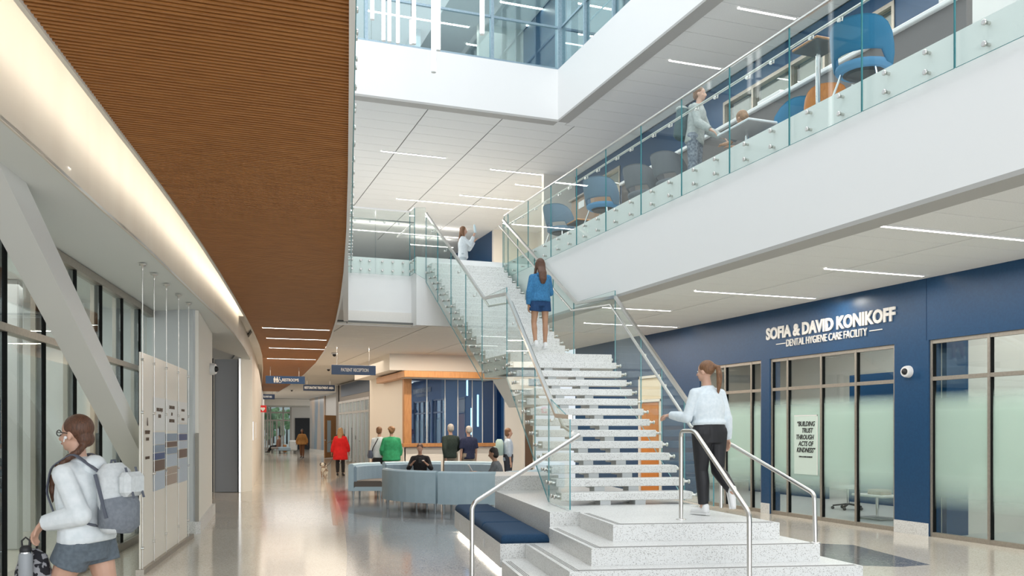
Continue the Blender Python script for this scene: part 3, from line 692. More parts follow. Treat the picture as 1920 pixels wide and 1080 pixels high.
# glass: landing sides and upper flight sides
for P0, P1, n, ub in ((Vector((NL.x, NL.y, 0)), Vector((Xs0, YF, 0)), (-1, 0, 0), (Xs0,)), (Vector((NR.x, NR.y, 0)), Vector((Xs1, YF, 0)), (1, 0, 0), (Xs1,))):
    z0 = zl - .42; d = (P1 - P0)
    g = gpanel(stair, [P0 + Vector((0, 0, z0)), P1 + Vector((0, 0, z0)), P1 + Vector((0, 0, capz)), P0 + Vector((0, 0, capz))], n)
    for f in (.1, .4, .7, .93):
        for z in (zl - .08, zl - .25): put_standoff(P0 + d * f + Vector((0, 0, z)), n, g)
    X = ub[0]; cuts = [YF, YF + 1.0, YF + 2.0, YF + 3.0, YN]
    for a, b in zip(cuts, cuts[1:]):
        g = gpanel(stair, [(X, a + .005, uz(a) - .55), (X, b - .005, uz(b) - .55), (X, b - .005, uz(b) + .97), (X, a + .005, uz(a) + .97)], n)
        for j in range(15):
            for dy, dz in ((.05, -.08), (.17, -.20)):
                y = YF + TU * j + dy
                if a <= y < b: put_standoff((X, y, uz(YF + TU * j) + dz), n, g)
    for y in (15.9, 16.9, 17.9, 18.9): rail_bracket((X, y, uz(y) + .76), (-n[0], 0, 0), .06, stair)
# ================================================================== plinth, bench, planter blocks
P2 = lambda l, d: (CW(l, d).x, CW(l, d).y)
pth = thing('stair_plinth', 'stepped white terrazzo plinth under the open staircase', 'plinth', CW(1.9, 10))
def leftline(l, d, D): return l - .187 * (D - d)
def rightline(l, d, D): return l - .268 * (D - d)
st_ = [(.171, (.30, 7.86), (3.72, 8.27), 10.09), (.342, (.531, 8.25), (3.376, 8.61), 10.26), (.512, (.763, 8.60), (3.07, 8.92), 10.38), (.683, (1.03, 9.12), (2.79, 9.33), 10.40)]
for k, (z, FL, FR, Db) in enumerate(st_):
    BL = leftline(*FL, Db); BR_ = 12.2
    poly = [P2(*FL), P2(*FR), P2(rightline(*FR, BR_), BR_), P2(leftline(*FL, Db) + .35, BR_), P2(BL + .05, Db + .4), P2(BL, Db)]
    ob('step', MB().prism(poly, z - .17 - (.001 if k else 0), z), TERR, pth)
    # nosing grooves
    a, b = CW(FL[0] + .05, FL[1] + .03), CW(FR[0] - .05, FR[1] + .03); c = CW(BL + .05, Db - .02)
    NB = mat('nosing_dark', (.20, .19, .18), .6)
    for q in (0, .022, .044):
        ob('nosing_strip', MB().beam(a + LA * q + Vector((q, 0, z)), b + LA * q + Vector((0, 0, z)), .009, .003), NB, pth)
        ob('nosing_strip', MB().beam(a + LB * q + Vector((0, 0, z)), c + LB * q + Vector((0, 0, z)), .009, .003), NB, pth)
# platform extension below the flight and raised blocks
ob('platform', MB().prism([P2(.446, 10.54), P2(.73, 10.6), P2(1.4, 10.4), P2(2.4, 11.5), P2(1.6, 15.9), P2(-.29, 15.9), P2(-.27, 14.2)], .0, .681), TERR, pth)
ob('back_block', MB().prism([P2(-.27, 14.22), P2(.75, 14.5), P2(.6, 15.7), P2(-.28, 15.8)], .68, .914), TERR, pth)
ob('curb', MB().rbox((0, 0, 0), (.55, .14, .10), .01), TERR, pth); cb = bpy.data.objects['curb']
cb.location = CW(2.28, 9.95) + Vector((0, 0, .683)) - wloc(pth); cb.rotation_euler = (0, 0, math.radians(-52))
# bench
bA, bB = CW(-.135, 10.26), CW(-.934, 14.55); bd = (bB - bA).normalized(); bn = Vector((bd.y, -bd.x, 0))
bench = thing('terrazzo_bench', 'low terrazzo bench base with light strip under its front edge', 'bench', bA)
bw = .60
poly = [bA, bA + bn * bw, bB + bn * bw, bB]
ob('bench_base', MB().prism([(p.x, p.y) for p in poly], .07, .342), TERR, bench)
ob('recessed_toe', MB().prism([(p.x, p.y) for p in (bA + bn * .1 + bd * .1, bA + bn * bw + bd * .1, bB + bn * bw, bB + bn * .1)], 0, .07), TRIMG, bench)
ob('led_strip', MB().beam(bA + bn * .07 + bd * .07 + Vector((0, 0, .062)), bB + bn * .07 + Vector((0, 0, .062)), .03, .012), LEDWB, bench)
for f in (.28, .83):
    p = bA.lerp(bB, f) - bn * .002 + Vector((0, 0, .2)); ob('outlet_plate', MB().sheet([p - bd * .035 - Vector((0, 0, .055)), p + bd * .035 - Vector((0, 0, .055)), p + bd * .035 + Vector((0, 0, .055)), p - bd * .035 + Vector((0, 0, .055))], -bn, .005), PLAST, bench)
CUSH = noisy('navy_woven_fabric', (.005, .028, .07), (.012, .055, .12), 180, .95, .4)
def cushion(name, lab, p, d, n, L, Wd, h, z, grp=None):
    m = MB(); nx, ny = 10, 8; prof = []
    def R(u, v):
        eu = min(u, 1 - u) * L; ev = min(v, 1 - v) * Wd; r = .05
        f = lambda e: 1 if e > r else math.sqrt(max(0, 1 - (1 - e / r) ** 2))
        return f(eu) * f(ev)
    us_ = [0, .012, .035, .1, .3, .5, .7, .9, .965, .988, 1]; vs_ = [0, .025, .08, .2, .5, .8, .92, .975, 1]
    top = [[p + d * (u * L) + n * (v * Wd) + Vector((0, 0, z + h * .45 + h * .55 * R(u, v))) for v in vs_] for u in us_]
    bot = [[Vector((q.x, q.y, z)) for q in row] for row in top]
    nu, nv = len(us_), len(vs_); V = [q for row in top for q in row] + [q for row in bot for q in row]; F = []
    for i in range(nu - 1):
        for j in range(nv - 1):
            a = i * nv + j; F.append((a, a + 1, a + nv + 1, a + nv)); b = a + nu * nv; F.append((b, b + nv, b + nv + 1, b + 1))
    N0 = nu * nv
    for i in range(nu - 1):
        for j in (0, nv - 1): a = i * nv + j; F.append((a, a + nv, a + nv + N0, a + N0))
    for j in range(nv - 1):
        for i in (0, nu - 1): a = i * nv + j; F.append((a, a + N0, a + 1 + N0, a + 1))
    m.add(V, F, 0, True); o = ob(name, m, CUSH); return tag(o, lab, 'cushion', grp)
CL = (bB - bA).length / 3
for k, lb_ in enumerate(('navy bench cushion nearest the camera', 'middle navy cushion of the three along the bench', 'farthest navy cushion of the three along the bench')):
    cushion('bench_cushion', lb_, bA + bd * (k * CL + .006) + bn * .01, bd, bn, CL - .012, bw - .03, .10, .342, 'cushions along the bench')
cushion('bench_cushion', 'small navy cushion tucked behind the terrazzo block at bench end', bB + bn * .62 - bd * .1, bn, -bd, .7, .5, .09, .30)
ob2 = tag(ob('bench_return', MB().prism([(p.x, p.y) for p in (bB + bn * .6, bB + bn * 1.25, bB + bn * 1.25 - bd * .62 * -0.0 + bd * .5, bB + bn * .6 + bd * .5)], 0, .30), TERR), 'terrazzo return of the bench behind the block', 'bench')
# ================================================================== free standing pipe rails on the plinth
def bend(P, r=.07, n=5):
    P = [Vector(p) for p in P]; out = [P[0]]
    for a, b, c in zip(P, P[1:], P[2:]):
        d1 = (a - b).normalized(); d2 = (c - b).normalized(); e1 = b + d1 * r; e2 = b + d2 * r
        for k in range(n + 1):
            t = k / n; out.append(e1 * (1 - t) ** 2 + b * 2 * t * (1 - t) + e2 * t * t)
    out.append(P[-1]); return out
def piperail(lab, P, feet, r=.023):
    t = thing('handrail', lab, 'handrail', P[0])
    ob('pipe', MB().tube(bend(P), r, 12), STEEL, t)
    for f in feet: f = Vector(f); ob('base_flange', MB().loft([f, f + Vector((0, 0, .006)), f + Vector((0, 0, .012))], [.055, .055, .03], 16), STEEL, t)
    return t
a = CW(-.395, 8.85)
e1 = PD(885, 945, 8.85); e2 = PD(1086, 816, 9.6)
t_ = piperail('steel pipe handrail at the left of the plinth steps', [Vector((a.x, a.y, 0)), e1, e2], [(a.x, a.y, 0)])
p1 = PZ(1277, 974, .683); tp = PD(1277, 808, 9.62); c1 = PD(1302, 808, 9.35); e = PD(1405, 962, 8.15); f_ = Vector((e.x, e.y, 0))
piperail('steel pipe handrail in the middle of the plinth beside the walking woman', [p1, tp, c1, e, f_], [p1, f_])
b1 = PZ(1360, 962, .60); p3 = PZ(1529, 1018, .512); e3 = PD(1527, 926, (p3 - Vector((0, 0, 0))).dot(FW)); e4 = PD(1372, 834, 10.9); b4 = Vector((e4.x, e4.y, .683))
piperail('steel pipe handrail at the right of the plinth steps', [p3, e3, e4, PD(1352, 826, 11.1), Vector((PD(1352, 826, 11.1).x, PD(1352, 826, 11.1).y, .683))], [p3])
# ================================================================== right storefronts
def storefront(idx, y0, y1, muls, lab, frost=True):
    """y0 = near? (larger Y first)"""
    ya, yb = max(y0, y1), min(y0, y1); r = setroot('window_%d' % idx, lab, (XW, ya, 0))
    f = MB(); x0, x1 = XW + .03, XW + .10
    for z0, z1 in ((0.0, .07), (TRANS - .03, TRANS + .03), (HEAD - .06, HEAD)): f.box((x0, yb, z0), (x1, ya, z1))
    ob('horizontal_frame', f, ALUM, r)
    Y_ = [ya - .025] + [YX(u, XW + .05) for u in muls] + [yb + .025]
    for y in Y_: ob('mullion', MB().box((x0 - .005, y - .021, .001), (x1, y + .021, HEAD - .001)), ALUM, r)
    for y in Y_: ob('gasket', MB().box((x0 + .012, y - .036, .071), (x1 - .005, y - .0215, HEAD - .061)), GASK, r)
    for a, b in zip(Y_, Y_[1:]):
        ob('pane', MB().box((XW + .07, b + .025, .07), (XW + .085, a - .025, TRANS - .03)), PANEF, r)
        ob('transom_pane', MB().box((XW + .07, b + .025, TRANS + .03), (XW + .085, a - .025, HEAD - .06)), PANEL, r)
    return r
storefront(1, bays[0][0], bays[0][1], bays[0][2], 'far bronze framed storefront window behind the walking woman')
storefront(2, bays[1][0], bays[1][1], bays[1][2], 'middle storefront window with the quotation panel')
storefront(3, bays[2][0], bays[2][1], bays[2][2], 'near storefront window at the right edge')
# quotation
qy0, qy1 = YX(1489, XW + .06), YX(1533, XW + .06); zz = lambda u, v: 1.65 + (V0 - v) * PX(u, XW) / FPX
q = thing('window_quote', 'frosted quotation panel lettered in black on the middle storefront glass', 'sign', (XW + .06, (qy0 + qy1) / 2, 1.1))
zt, zb = zz(1510, 778), zz(1510, 890)
ob('film', MB().box((XW + .062, qy1, zb), (XW + .066, qy0, zt)), mat('white_film', (.60, .72, .66), .5), q)
ob('film_border', MB().box((XW + .06, qy1, zt - .02), (XW + .061, qy0, zt)).box((XW + .06, qy1, zb), (XW + .061, qy1 + .02, zt)), WHT, q)
for k, (tx, off_) in enumerate((('\u201cBUILDING', .0), ('TRUST', -.04), ('THROUGH', .03), ('ACTS OF', 0.), ('KINDNESS\u201d', 0))):
    v = (795, 807.5, 820, 832.5, 844.5)[k]
    text_ob('lettering', tx, .125, BLACK, (XW + .058, (qy0 + qy1) / 2 + off_, zz(1510, v)), (0, -1, 0), (0, 0, 1), q, .002, .002, .25, sx=.82)
text_ob('lettering', 'SOFIA & DAVID KONIKOFF', .035, BLACK, (XW + .058, (qy0 + qy1) / 2, zz(1510, 857)), (0, -1, 0), (0, 0, 1), q, .002, .001, sx=.9)
# wall lettering
LET = mat('raised_white_letters', (.80, .77, .72), .5)
ws = thing('wall_sign', 'raised white lettering on the blue clinic wall', 'sign', (XW, YX(1560, XW), 3.2))
def wtext(tx, ua, ub, va, vb, bold, depth=.02):
    ya, yb = YX(ua, XW), YX(ub, XW); za = zz(ua, va); zb_ = zz(ub, vb); L_ = abs(ya - yb); zc = (za + zb_) / 2
    me = text_mesh('lettering', tx, .3, depth, bold); xs_ = [v.co.x for v in me.vertices]; ys_ = [v.co.y for v in me.vertices]
    sx = L_ / (max(xs_) - min(xs_)); return tx, (ya + yb) / 2, zc, sx, (max(ys_) - min(ys_))
def wput(tx, ua, ub, v_mid_a, v_mid_b, hpx, bold):
    _, yc, zc, sx, hh = wtext(tx, ua, ub, v_mid_a, v_mid_b, bold)
    H_ = hpx * PX((ua + ub) / 2, XW) / FPX; me = text_mesh('lettering', tx, .3, .012, bold); me.materials.clear(); me.materials.append(LET)
    ys_ = [v.co.y for v in me.vertices]; xs_ = [v.co.x for v in me.vertices]; cx = (max(xs_) + min(xs_)) / 2; cy = (max(ys_) + min(ys_)) / 2; sy = H_ / (max(ys_) - min(ys_))
    for v in me.vertices:
        x, y, z = v.co; v.co = Vector((-z - .014, -(x - cx) * sx, (y - cy) * sy))
    me.flip_normals() if False else None
    o = bpy.data.objects.new('lettering', me); COL.objects.link(o); o.parent = ws; o.location = Vector((XW, yc, zc)) - wloc(ws)
wput('SOFIA & DAVID KONIKOFF', 1438, 1680, 625.5, 590, 25, .012)
wput('DENTAL HYGIENE CARE FACILITY', 1476, 1627, 642.5, 623, 14, .0)
for ua, ub, va, vb in ((1456, 1474, 645.5, 643.5), (1631, 1655, 620.5, 617.5)):
    ob('rule', MB().box((XW - .015, YX(ub, XW), (zz(ua, va) + zz(ub, vb)) / 2 - .008), (XW - .001, YX(ua, XW), (zz(ua, va) + zz(ub, vb)) / 2 + .008)), LET, ws)
wsl = area('letter_spot', (XW - .35, YX(1585, XW), 3.93), (.1, .1), 9, (1, .97, .9))
struct('trim_wall_joint', wallmb(((XW - .004, YX(1737, XW) - .004, HEAD), (XW + .0, YX(1737, XW) + .004, 4.0))), mat('blue_joint', (.004, .03, .09), .6))
# orange door in the blue wall behind the stair
dd = setroot('door_2', 'orange wood door with transom in the blue wall behind the treads', (XW, dy0, 0))
ob('frame', wallmb(((XW - .02, dy1, 0), (XW + .12, dy1 + .06, 2.99)), ((XW - .02, dy0 - .06, 0), (XW + .12, dy0, 2.99)), ((XW - .02, dy1, 2.93), (XW + .12, dy0, 2.99)), ((XW - .02, dy1, 2.34), (XW + .12, dy0, 2.40))), CREAM, dd)
ob('leaf', MB().rbox((XW + .02, dy1 + .22, .01), (XW + .07, dy0 - .07, 2.33)), ORANGE_W, dd)
ob('side_light', MB().box((XW + .03, dy1 + .07, .02), (XW + .05, dy1 + .2, 2.33)), mat('warm_side_light', (.75, .72, .6), .4), dd)
ob('transom', MB().box((XW + .03, dy1 + .06, 2.41), (XW + .05, dy0 - .06, 2.92)), mat('warm_transom', (.80, .70, .52), .4), dd)
ob('door_handle', MB().tube([(XW - .0, dy1 + .3, 1.0), (XW - .05, dy1 + .3, 1.0), (XW - .05, dy1 + .42, 1.0)], .012, 8), STEEL, dd)
# level two windows
def win2(idx, ya, yb, z0, z1, muls, lab, split=None):
    r = setroot('window_%d' % idx, lab, (XW, ya, z0)); ya, yb = max(ya, yb), min(ya, yb)
    f = wallmb(((XW - .02, yb, z0), (XW + .1, ya, z0 + .06)), ((XW - .02, yb, z1 - .07), (XW + .1, ya, z1)))
    if split: f.box((XW - .01, yb, split - .03), (XW + .1, ya, split + .03))
    ob('horizontal_frame', f, ALUM, r)
    Y_ = [ya - .03] + muls + [yb + .03]
    for y in Y_: ob('mullion', MB().box((XW - .021, y - .03, z0 + .001), (XW + .11, y + .03, z1 - .001)), ALUM, r); ob('gasket', MB().box((XW + .11, y - .05, z0), (XW + .17, y + .04, z1)), GASK, r)
    for a, b in zip(Y_, Y_[1:]): ob('pane', MB().box((XW + .05, b + .03, z0 + .06), (XW + .065, a - .03, z1 - .07)), PANEL, r)
n4 = 4; mu = [YX(u, XW) for u in (1412, 1483, 1546, 1602)]
win2(4, w2a, w2b, 6.2, 8.62, mu, 'long gallery window on the upper blue wall', 7.6)
win2(5, w3a, w3b, 6.2, 8.62, [], 'narrow gallery window on the upper blue wall')
for k in range(1): tag(ob('roller_blind', MB().box((XW + .5, w2b - .1, 6.2), (XW + .53, w2a - .2, 8.9)), mat('blind_fabric', (.62, .60, .50), .8)), 'cream roller blinds behind the gallery window', 'blind')
# ================================================================== linear ceiling lights
def clight(u0, v0, u1, v1, z, lab, grp=None, w=.06, m=None):
    a, b = PZ(u0, v0, z), PZ(u1, v1, z); y = (a.y + b.y) / 2; x0, x1 = a.x, b.x
    t = thing('ceiling_light', lab, 'ceiling light', ((x0 + x1) / 2, y, z - .01), 0, grp)
    ob('frame', wallmb(((x0, y - w / 2 - .012, z - .012), (x1, y - w / 2, z + .02)), ((x0, y + w / 2, z - .012), (x1, y + w / 2 + .012, z + .02))), PLAST, t)
    ob('diffuser', MB().box((x0 + .005, y - w / 2, z - .008), (x1 - .005, y + w / 2, z + .018)), m or LED, t)
U_ = Z2C - .004; L_ = Z1C - .004
for a in [(1385, 14, 1492, 35, U_, 'linear light in the gallery ceiling nearest the camera'), (1255, 113, 1352, 128, U_, 'second linear light in the gallery ceiling strip'),
          (715, 283, 836, 296, U_, 'short linear light alone at the left of upper lobby ceiling'), (919, 318, 1058, 331, U_, 'linear light in upper lobby ceiling nearest the slab corner'),
          (966, 346, 1026, 351, U_, 'shortest linear light close to the gallery rail'), (862, 366, 985, 377, U_, 'third linear light row of the upper lobby ceiling'),
          (742, 374, 968, 391, U_, 'longest linear light across the upper lobby ceiling'),
          (1630, 421, 1990, 456, L_, 'long linear light under the gallery at the right edge'), (1547, 503, 1733, 517, L_, 'linear light beside the blue wall under the gallery'),
          (1303, 545, 1530, 559, L_, 'linear light above the wall lettering under the gallery'), (1110, 574, 1256, 583, L_, 'linear light seen just right of the upper stair rail kink'),
          (1100, 604, 1266, 614, L_, 'farthest linear light under the gallery seen through stair glass')]:
    clight(*a)
for k, a in enumerate([(492, 613.5, 618, 619), (500, 633, 612, 637.5), (505, 651.5, 608, 655), (501, 671.5, 592, 674)]):
    clight(*a, ZW - .004, ('first (nearest) linear light in the wood ceiling', 'second linear light in the wood ceiling', 'third linear light in the wood ceiling', 'fourth and farthest linear light in the wood ceiling')[k])
for a in [(655, 429, 870, 447, Z2C - .3, 'suspended linear light far back in the upper lobby left'), (770, 458, 850, 464, Z2C - .3, 'farther linear light low over the upper lobby')]: clight(*a)
# third level ceiling lights
for k, a in enumerate([(938, 4, 1072, 25), (985, 50, 1145, 70), (875, 82, 1005, 102), (690, 20, 880, 50), (935, 82, 962, 88), (1060, 3, 1150, 16)]):
    clight(*a, Z3C - .01, ('linear light behind third level glass near its corner, upper', 'linear light behind third level glass left of corner post', 'low linear light behind third level glass', 'long linear light at the left behind third level glass', 'tiny far linear light behind third level glass', 'linear light behind the return side of third level glass')[k], w=.10)
# ================================================================== third level curtain wall
cwl = setroot('window_6', 'blue grey framed glazing of the third level over the white band', (2, YE, Z3))
yg = YE + .12
xm = [-4, -1.2, XY(688, YE), XY(925, YE), X3 + .1]
f = MB()
for z in (Z3 + .03, Z3C - .03): f.beam((-4, yg, z), (X3 + .12, yg, z), .12, .07).beam((X3 + .12, yg, z), (X3 + .12, 2, z), .12, .069)
ob('horizontal_frame', f, ALUMB, cwl)
for z in (Z3 + 1.05, Z3 + 2.05):
    ob('transom', MB().beam((-4, yg, z), (X3 + .12, yg, z), .06, .05), ALUMB, cwl); ob('transom', MB().beam((X3 + .12, yg, z), (X3 + .12, 2, z), .06, .05), ALUMB, cwl)
for x in xm: ob('mullion', MB().box((x - .035, yg - .07, Z3 + .0), (x + .035, yg + .07, Z3C)), ALUMB, cwl)
ym = [YX(u, X3 + .1) for u in (1098, 1152, 1200)]; ym += [ym[-1] - 3, ym[-1] - 6]
for y in ym: ob('mullion', MB().box((X3 + .05, y - .035, Z3), (X3 + .19, y + .035, Z3C)), ALUMB, cwl)
ob('corner_mullion', MB().box((X3 + .02, yg - .1, Z3), (X3 + .22, yg + .1, Z3C)), ALUMB, cwl)
PANET = glassmat('upper_pane', (.82, .92, .93), .09)
for a, b in zip(xm, xm[1:]): ob('pane', MB().box((a + .035, yg - .01, Z3 + .07), (b - .035, yg + .01, Z3C - .07)), PANET, cwl)
ys_ = [yg] + ym
for a, b in zip(ys_, ys_[1:]): ob('pane', MB().box((X3 + .11, b + .035, Z3 + .07), (X3 + .13, a - .035, Z3C - .07)), PANET, cwl)
# guard rail inside on third level
gr = thing('guard_rail', 'blue grey guard rail with posts inside the third level glazing', 'guard rail', (9.3, 17, Z3))
for z in (Z3 + .55, Z3 + 1.1): ob('rail', MB().tube([(9.1, 8, z), (9.1, 19.4, z)], .02, 8), ALUMB, gr)
for y in (19.4, 17.9, 16.4, 14.9): ob('post', MB().box((9.08, y - .02, Z3 - .1), (9.12, y + .02, Z3 + 1.1)), ALUMB, gr)
gr2 = thing('guard_rail', 'long dark rail running behind the left third level panes', 'guard rail', (3, 21.5, Z3))
ob('rail', MB().tube([(0, 21.4, Z3 + .75), (6, 21.4, Z3 + .75)], .02, 8), ALUMB, gr2)
for x in (0, 2, 4, 6): ob('post', MB().box((x - .02, 21.38, Z3 - .1), (x + .02, 21.42, Z3 + .75)), ALUMB, gr2)
# pendant tubes hanging in the void, plus tubes built where the glass shows reflections
tubes = [(813, 136, 13.0, 3.4), (822, 95, 14.5, 3.2), (776, 83, 15.0, 3.2), (904, 65, 14.0, 3.0), (698, 37, 15.5, 3.0), (719, 77, 16.5, 1.9), (730, 79, 17.2, 1.5), (746, 82, 17.8, 1.35), (771, 84, 18.2, .5)]
tl = ['tube hanging lowest, over the white band', 'tube close right of the lowest one', 'tube left of the lowest pair', 'tube hanging alone to the right', 'tube built for a glass reflection, leftmost near the left balustrade', 'tube built for a glass reflection, second from the left', 'tube built for a glass reflection, third from the left', 'tube built for a glass reflection, fourth from the left, round topped', 'tube built for a glass reflection, shortest, behind the third hanging one']
for (u, v, D, L__), l in zip(tubes, tl):
    p = PD(u, v, D); t = thing('pendant_light', 'slim white glowing pendant ' + l, 'pendant light', p)
    ob('tube', MB().loft([p + Vector((0, 0, .02)), p + Vector((0, 0, L__))], .034, 12), LEDC, t)
    ob('end_cap', MB().loft([p, p + Vector((0, 0, .02))], .035, 12), PLAST, t)
    ob('cable', MB().cyl(p + Vector((0, 0, L__)), (p.x, p.y, 18.5), .004, 5), GASK, t)
# ================================================================== reception
RY = 27.5; rx0 = XY(757, RY); rx1 = XY(947, RY)
rz0, rz1 = 1.25, 3.25
struct('wall_reception', wallmb(((rx0 + .02, RY, 0), (rx1, RY + .15, rz0 - .16)), ((rx1, RY, 0), (XW, RY + .15, Z1C)), ((6.6, RY, 0), (rx0, RY + .15, Z1C)), ((6.6, RY + .15, 0), (6.75, 33.2, Z1C)), ((6.0, RY - .4, 3.49), (XW, 33, Z1C))), CREAM, 'cream wall around the reception window')
struct('wall_reception_rear', wallmb(((6.75, 32, 0), (XW + 1, 32.1, Z1C))), mat('slate_blue_wall', (.34, .44, .55), .6))
rc = thing('reception_window', 'wide blue glass reception window in an oak surround', 'window', (rx0, RY, rz0))
ob('side_frame', MB().rbox((rx0 - .02, RY - .14, rz0 - .14), (rx0 + .22, RY + .1, rz1 + .01)), OAK, rc)
ob('sill', MB().rbox((rx0 - .04, RY - .16, rz0 - .14), (rx1 + .1, RY + .12, rz0 - .02)), OAK, rc)
ob('canopy', MB().rbox((6.33, RY - .95, rz1 + .0), (rx1 + .5, RY - .0, rz1 + .2)).rbox((6.33, RY + .001, rz1), (6.58, 30.7, rz1 + .2)), OAK, rc)
ob('canopy_underside', MB().box((6.4, RY - .9, rz1 - .004), (rx1 + .45, RY - .16, rz1 - .001)), CREAM, rc)
pu = [768, 800, 834, 858, 885, 904, 925, 945]; px_ = [XY(u, RY) for u in pu]
for a, b in zip(px_, px_[1:]): ob('pane', MB().box((a + .008, RY - .02, rz0 - .02), (b - .008, RY, rz1)), BLUEG, rc)
for x in px_[1:-1]: ob('joint_strip', MB().box((x - .012, RY - .03, rz0 - .02), (x + .012, RY - .021, rz1)), mat('white_strip', (.8, .8, .78), .4), rc)
for k, (u, v0, v1) in enumerate(((876, 713, 742), (896, 740, 800), (884, 765, 815))):
    p, q_ = PD(u, v1, 29.5), PD(u, v0, 29.5); t = tag(ob('pendant_light', MB().cyl(p, q_, .03, 10), LEDC), 'glowing tube added for white lines in the blue reception glass, %s' % ('upper one', 'middle one', 'lower left one')[k], 'pendant light')  # glowing tubes added where the glass shows white lines like reflections
for (u0, u1, c) in ((770, 798, (.01, .07, .2)), (803, 828, (.04, .14, .28)), (906, 940, (.01, .06, .17))):
    x0, x1 = XY(u0, 29.2), XY(u1, 29.2); tag(ob('blue_screen', MB().rbox((x0, 29.2, 0), (x1, 29.26, 3.4)), mat('screen_%d' % u0, c, .5)), 'blue screen panel standing behind reception glass, %s' % {770: 'leftmost', 803: 'second', 906: 'right'}[u0], 'screen')
# brown door and cream wall right of the reception
d3 = setroot('door_3', 'brown door right of the reception seen past the stair', (XY(982, RY), RY, 0))
ob('leaf', MB().rbox((XY(983, RY), RY - .05, 0), (XY(998, RY), RY - .01, 2.5)), mat('brown_door', (.14, .08, .045), .5), d3)
ob('frame', wallmb(((XY(980, RY), RY - .06, 0), (XY(983, RY), RY, 2.56)), ((XY(998, RY), RY - .06, 0), (XY(1001, RY), RY, 2.56))), CREAM, d3)
# ================================================================== corridor far part
XS = 7.76
y47, y39 = YX(636, XS), 39.1
sf = setroot('window_7', 'grey framed corridor storefront beyond the reception', (XS, y47, 0))
f = MB()
for z0, z1 in ((0, .1), (2.45, 2.55), (3.0, 3.12)): f.box((XS - .02, y39, z0), (XS + .1, y47, z1))
ob('horizontal_frame', f, STEEL, sf)
for k in range(9):
    y = y39 + (y47 - y39) * k / 8
    ob('mullion', MB().box((XS - .03, y - .05, .0), (XS + .12, y + .05, 3.11)), STEEL, sf); ob('gasket', MB().box((XS + .13, y - .12, 0), (XS + .3, y + .12, 3.1)), GASK, sf)
for k in range(8):
    a = y39 + (y47 - y39) * k / 8; b = y39 + (y47 - y39) * (k + 1) / 8; ob('pane', MB().box((XS + .03, a + .05, .1), (XS + .05, b - .05, 3.0)), PANEL, sf)
struct('wall_corridor_right', wallmb(((XS, y39 - 5, 3.12), (XS + .2, y47 + .3, Z1C)), ((XS, y47, 0), (XS + .2, y47 + 1, Z1C)), ((6.75, 33.2, 0), (XS + .2, 33.4, Z1C)), ((XS, 33.2, 0), (XS + .19, y39, Z1C))), mat('corridor_grey', (.36, .36, .37), .6))
struct('trim_corridor_blue', wallmb(((XS - .02, y39 - .2, 3.35), (XS - .001, YX(640, XS), 3.95))), BLUE)
struct('wall_corridor_room', wallmb(((XS + 4, 34, 0), (XS + 4.1, 60, Z1C))), mat('room_teal', (.13, .17, .18), .6))
wd0, wd1 = PZ(608.5, 859.5, 0), PZ(631, 858, 0)
d4 = setroot('door_4', 'wooden corridor door standing open with tall vision panel', wd0)
dv = (wd1 - wd0).normalized(); wdl = (wd1 - wd0).length
def dpan(a, b, z0, z1, m, nm, o=0.): ob(nm, MB().beam(wd0 + dv * a + Vector((0, 0, (z0 + z1) / 2)) - FW * o, wd0 + dv * b + Vector((0, 0, (z0 + z1) / 2)) - FW * o, .05, z1 - z0), m, d4)
dpan(0, wdl, 0.02, 2.5, OAK, 'leaf'); dpan(wdl * .2, wdl * .5, .35, 2.2, mat('vision_glass', (.6, .68, .72), .1), 'vision_panel', .03)
ob('door_handle', MB().ball(wd0 + dv * .12 + Vector((0, 0, 1.05)) - FW * .08, .05, 8, 6), STEEL, d4)
mu0, mu1 = PZ(582, 847, 0), PZ(609, 851, 0)
struct('wall_mural', MB().beam(mu0 + Vector((0, 0, 2.0)), mu1 + Vector((0, 0, 2.0)), .1, 4.0), noisy('mural_wall', (.16, .26, .36), (.52, .42, .34), .35, .3, stretch=(1.5, 1.5, .3), lo=.42, hi=.6), 'blue and tan mural wall at the corridor bend')
struct('baseboard_mural', MB().beam(mu0 - FW * .1 + Vector((0, 0, .12)), mu1 - FW * .1 + Vector((0, 0, .12)), .1, .24), TERR)
struct('wall_mural_side', MB().beam(mu1 + Vector((.1, .9, 2)), PD(642, 806, 56) + Vector((0, 0, 2 - 1.65)), .1, 4), GREYW)
mp = thing('donor_plaque', 'pale lettered plaque group on the corridor mural wall', 'sign', mu0.lerp(mu1, .7) - FW * .1 + Vector((0, 0, 1.3)))
for z0, z1 in ((2.1, 2.5), (1.85, 1.92), (1.3, 1.7)):
    a, b = mu0.lerp(mu1, .45) - FW * .08, mu0.lerp(mu1, .97) - FW * .08
    ob('plate', MB().beam(a + Vector((0, 0, (z0 + z1) / 2)), b + Vector((0, 0, (z0 + z1) / 2)), .03, z1 - z0), PLAST, mp)
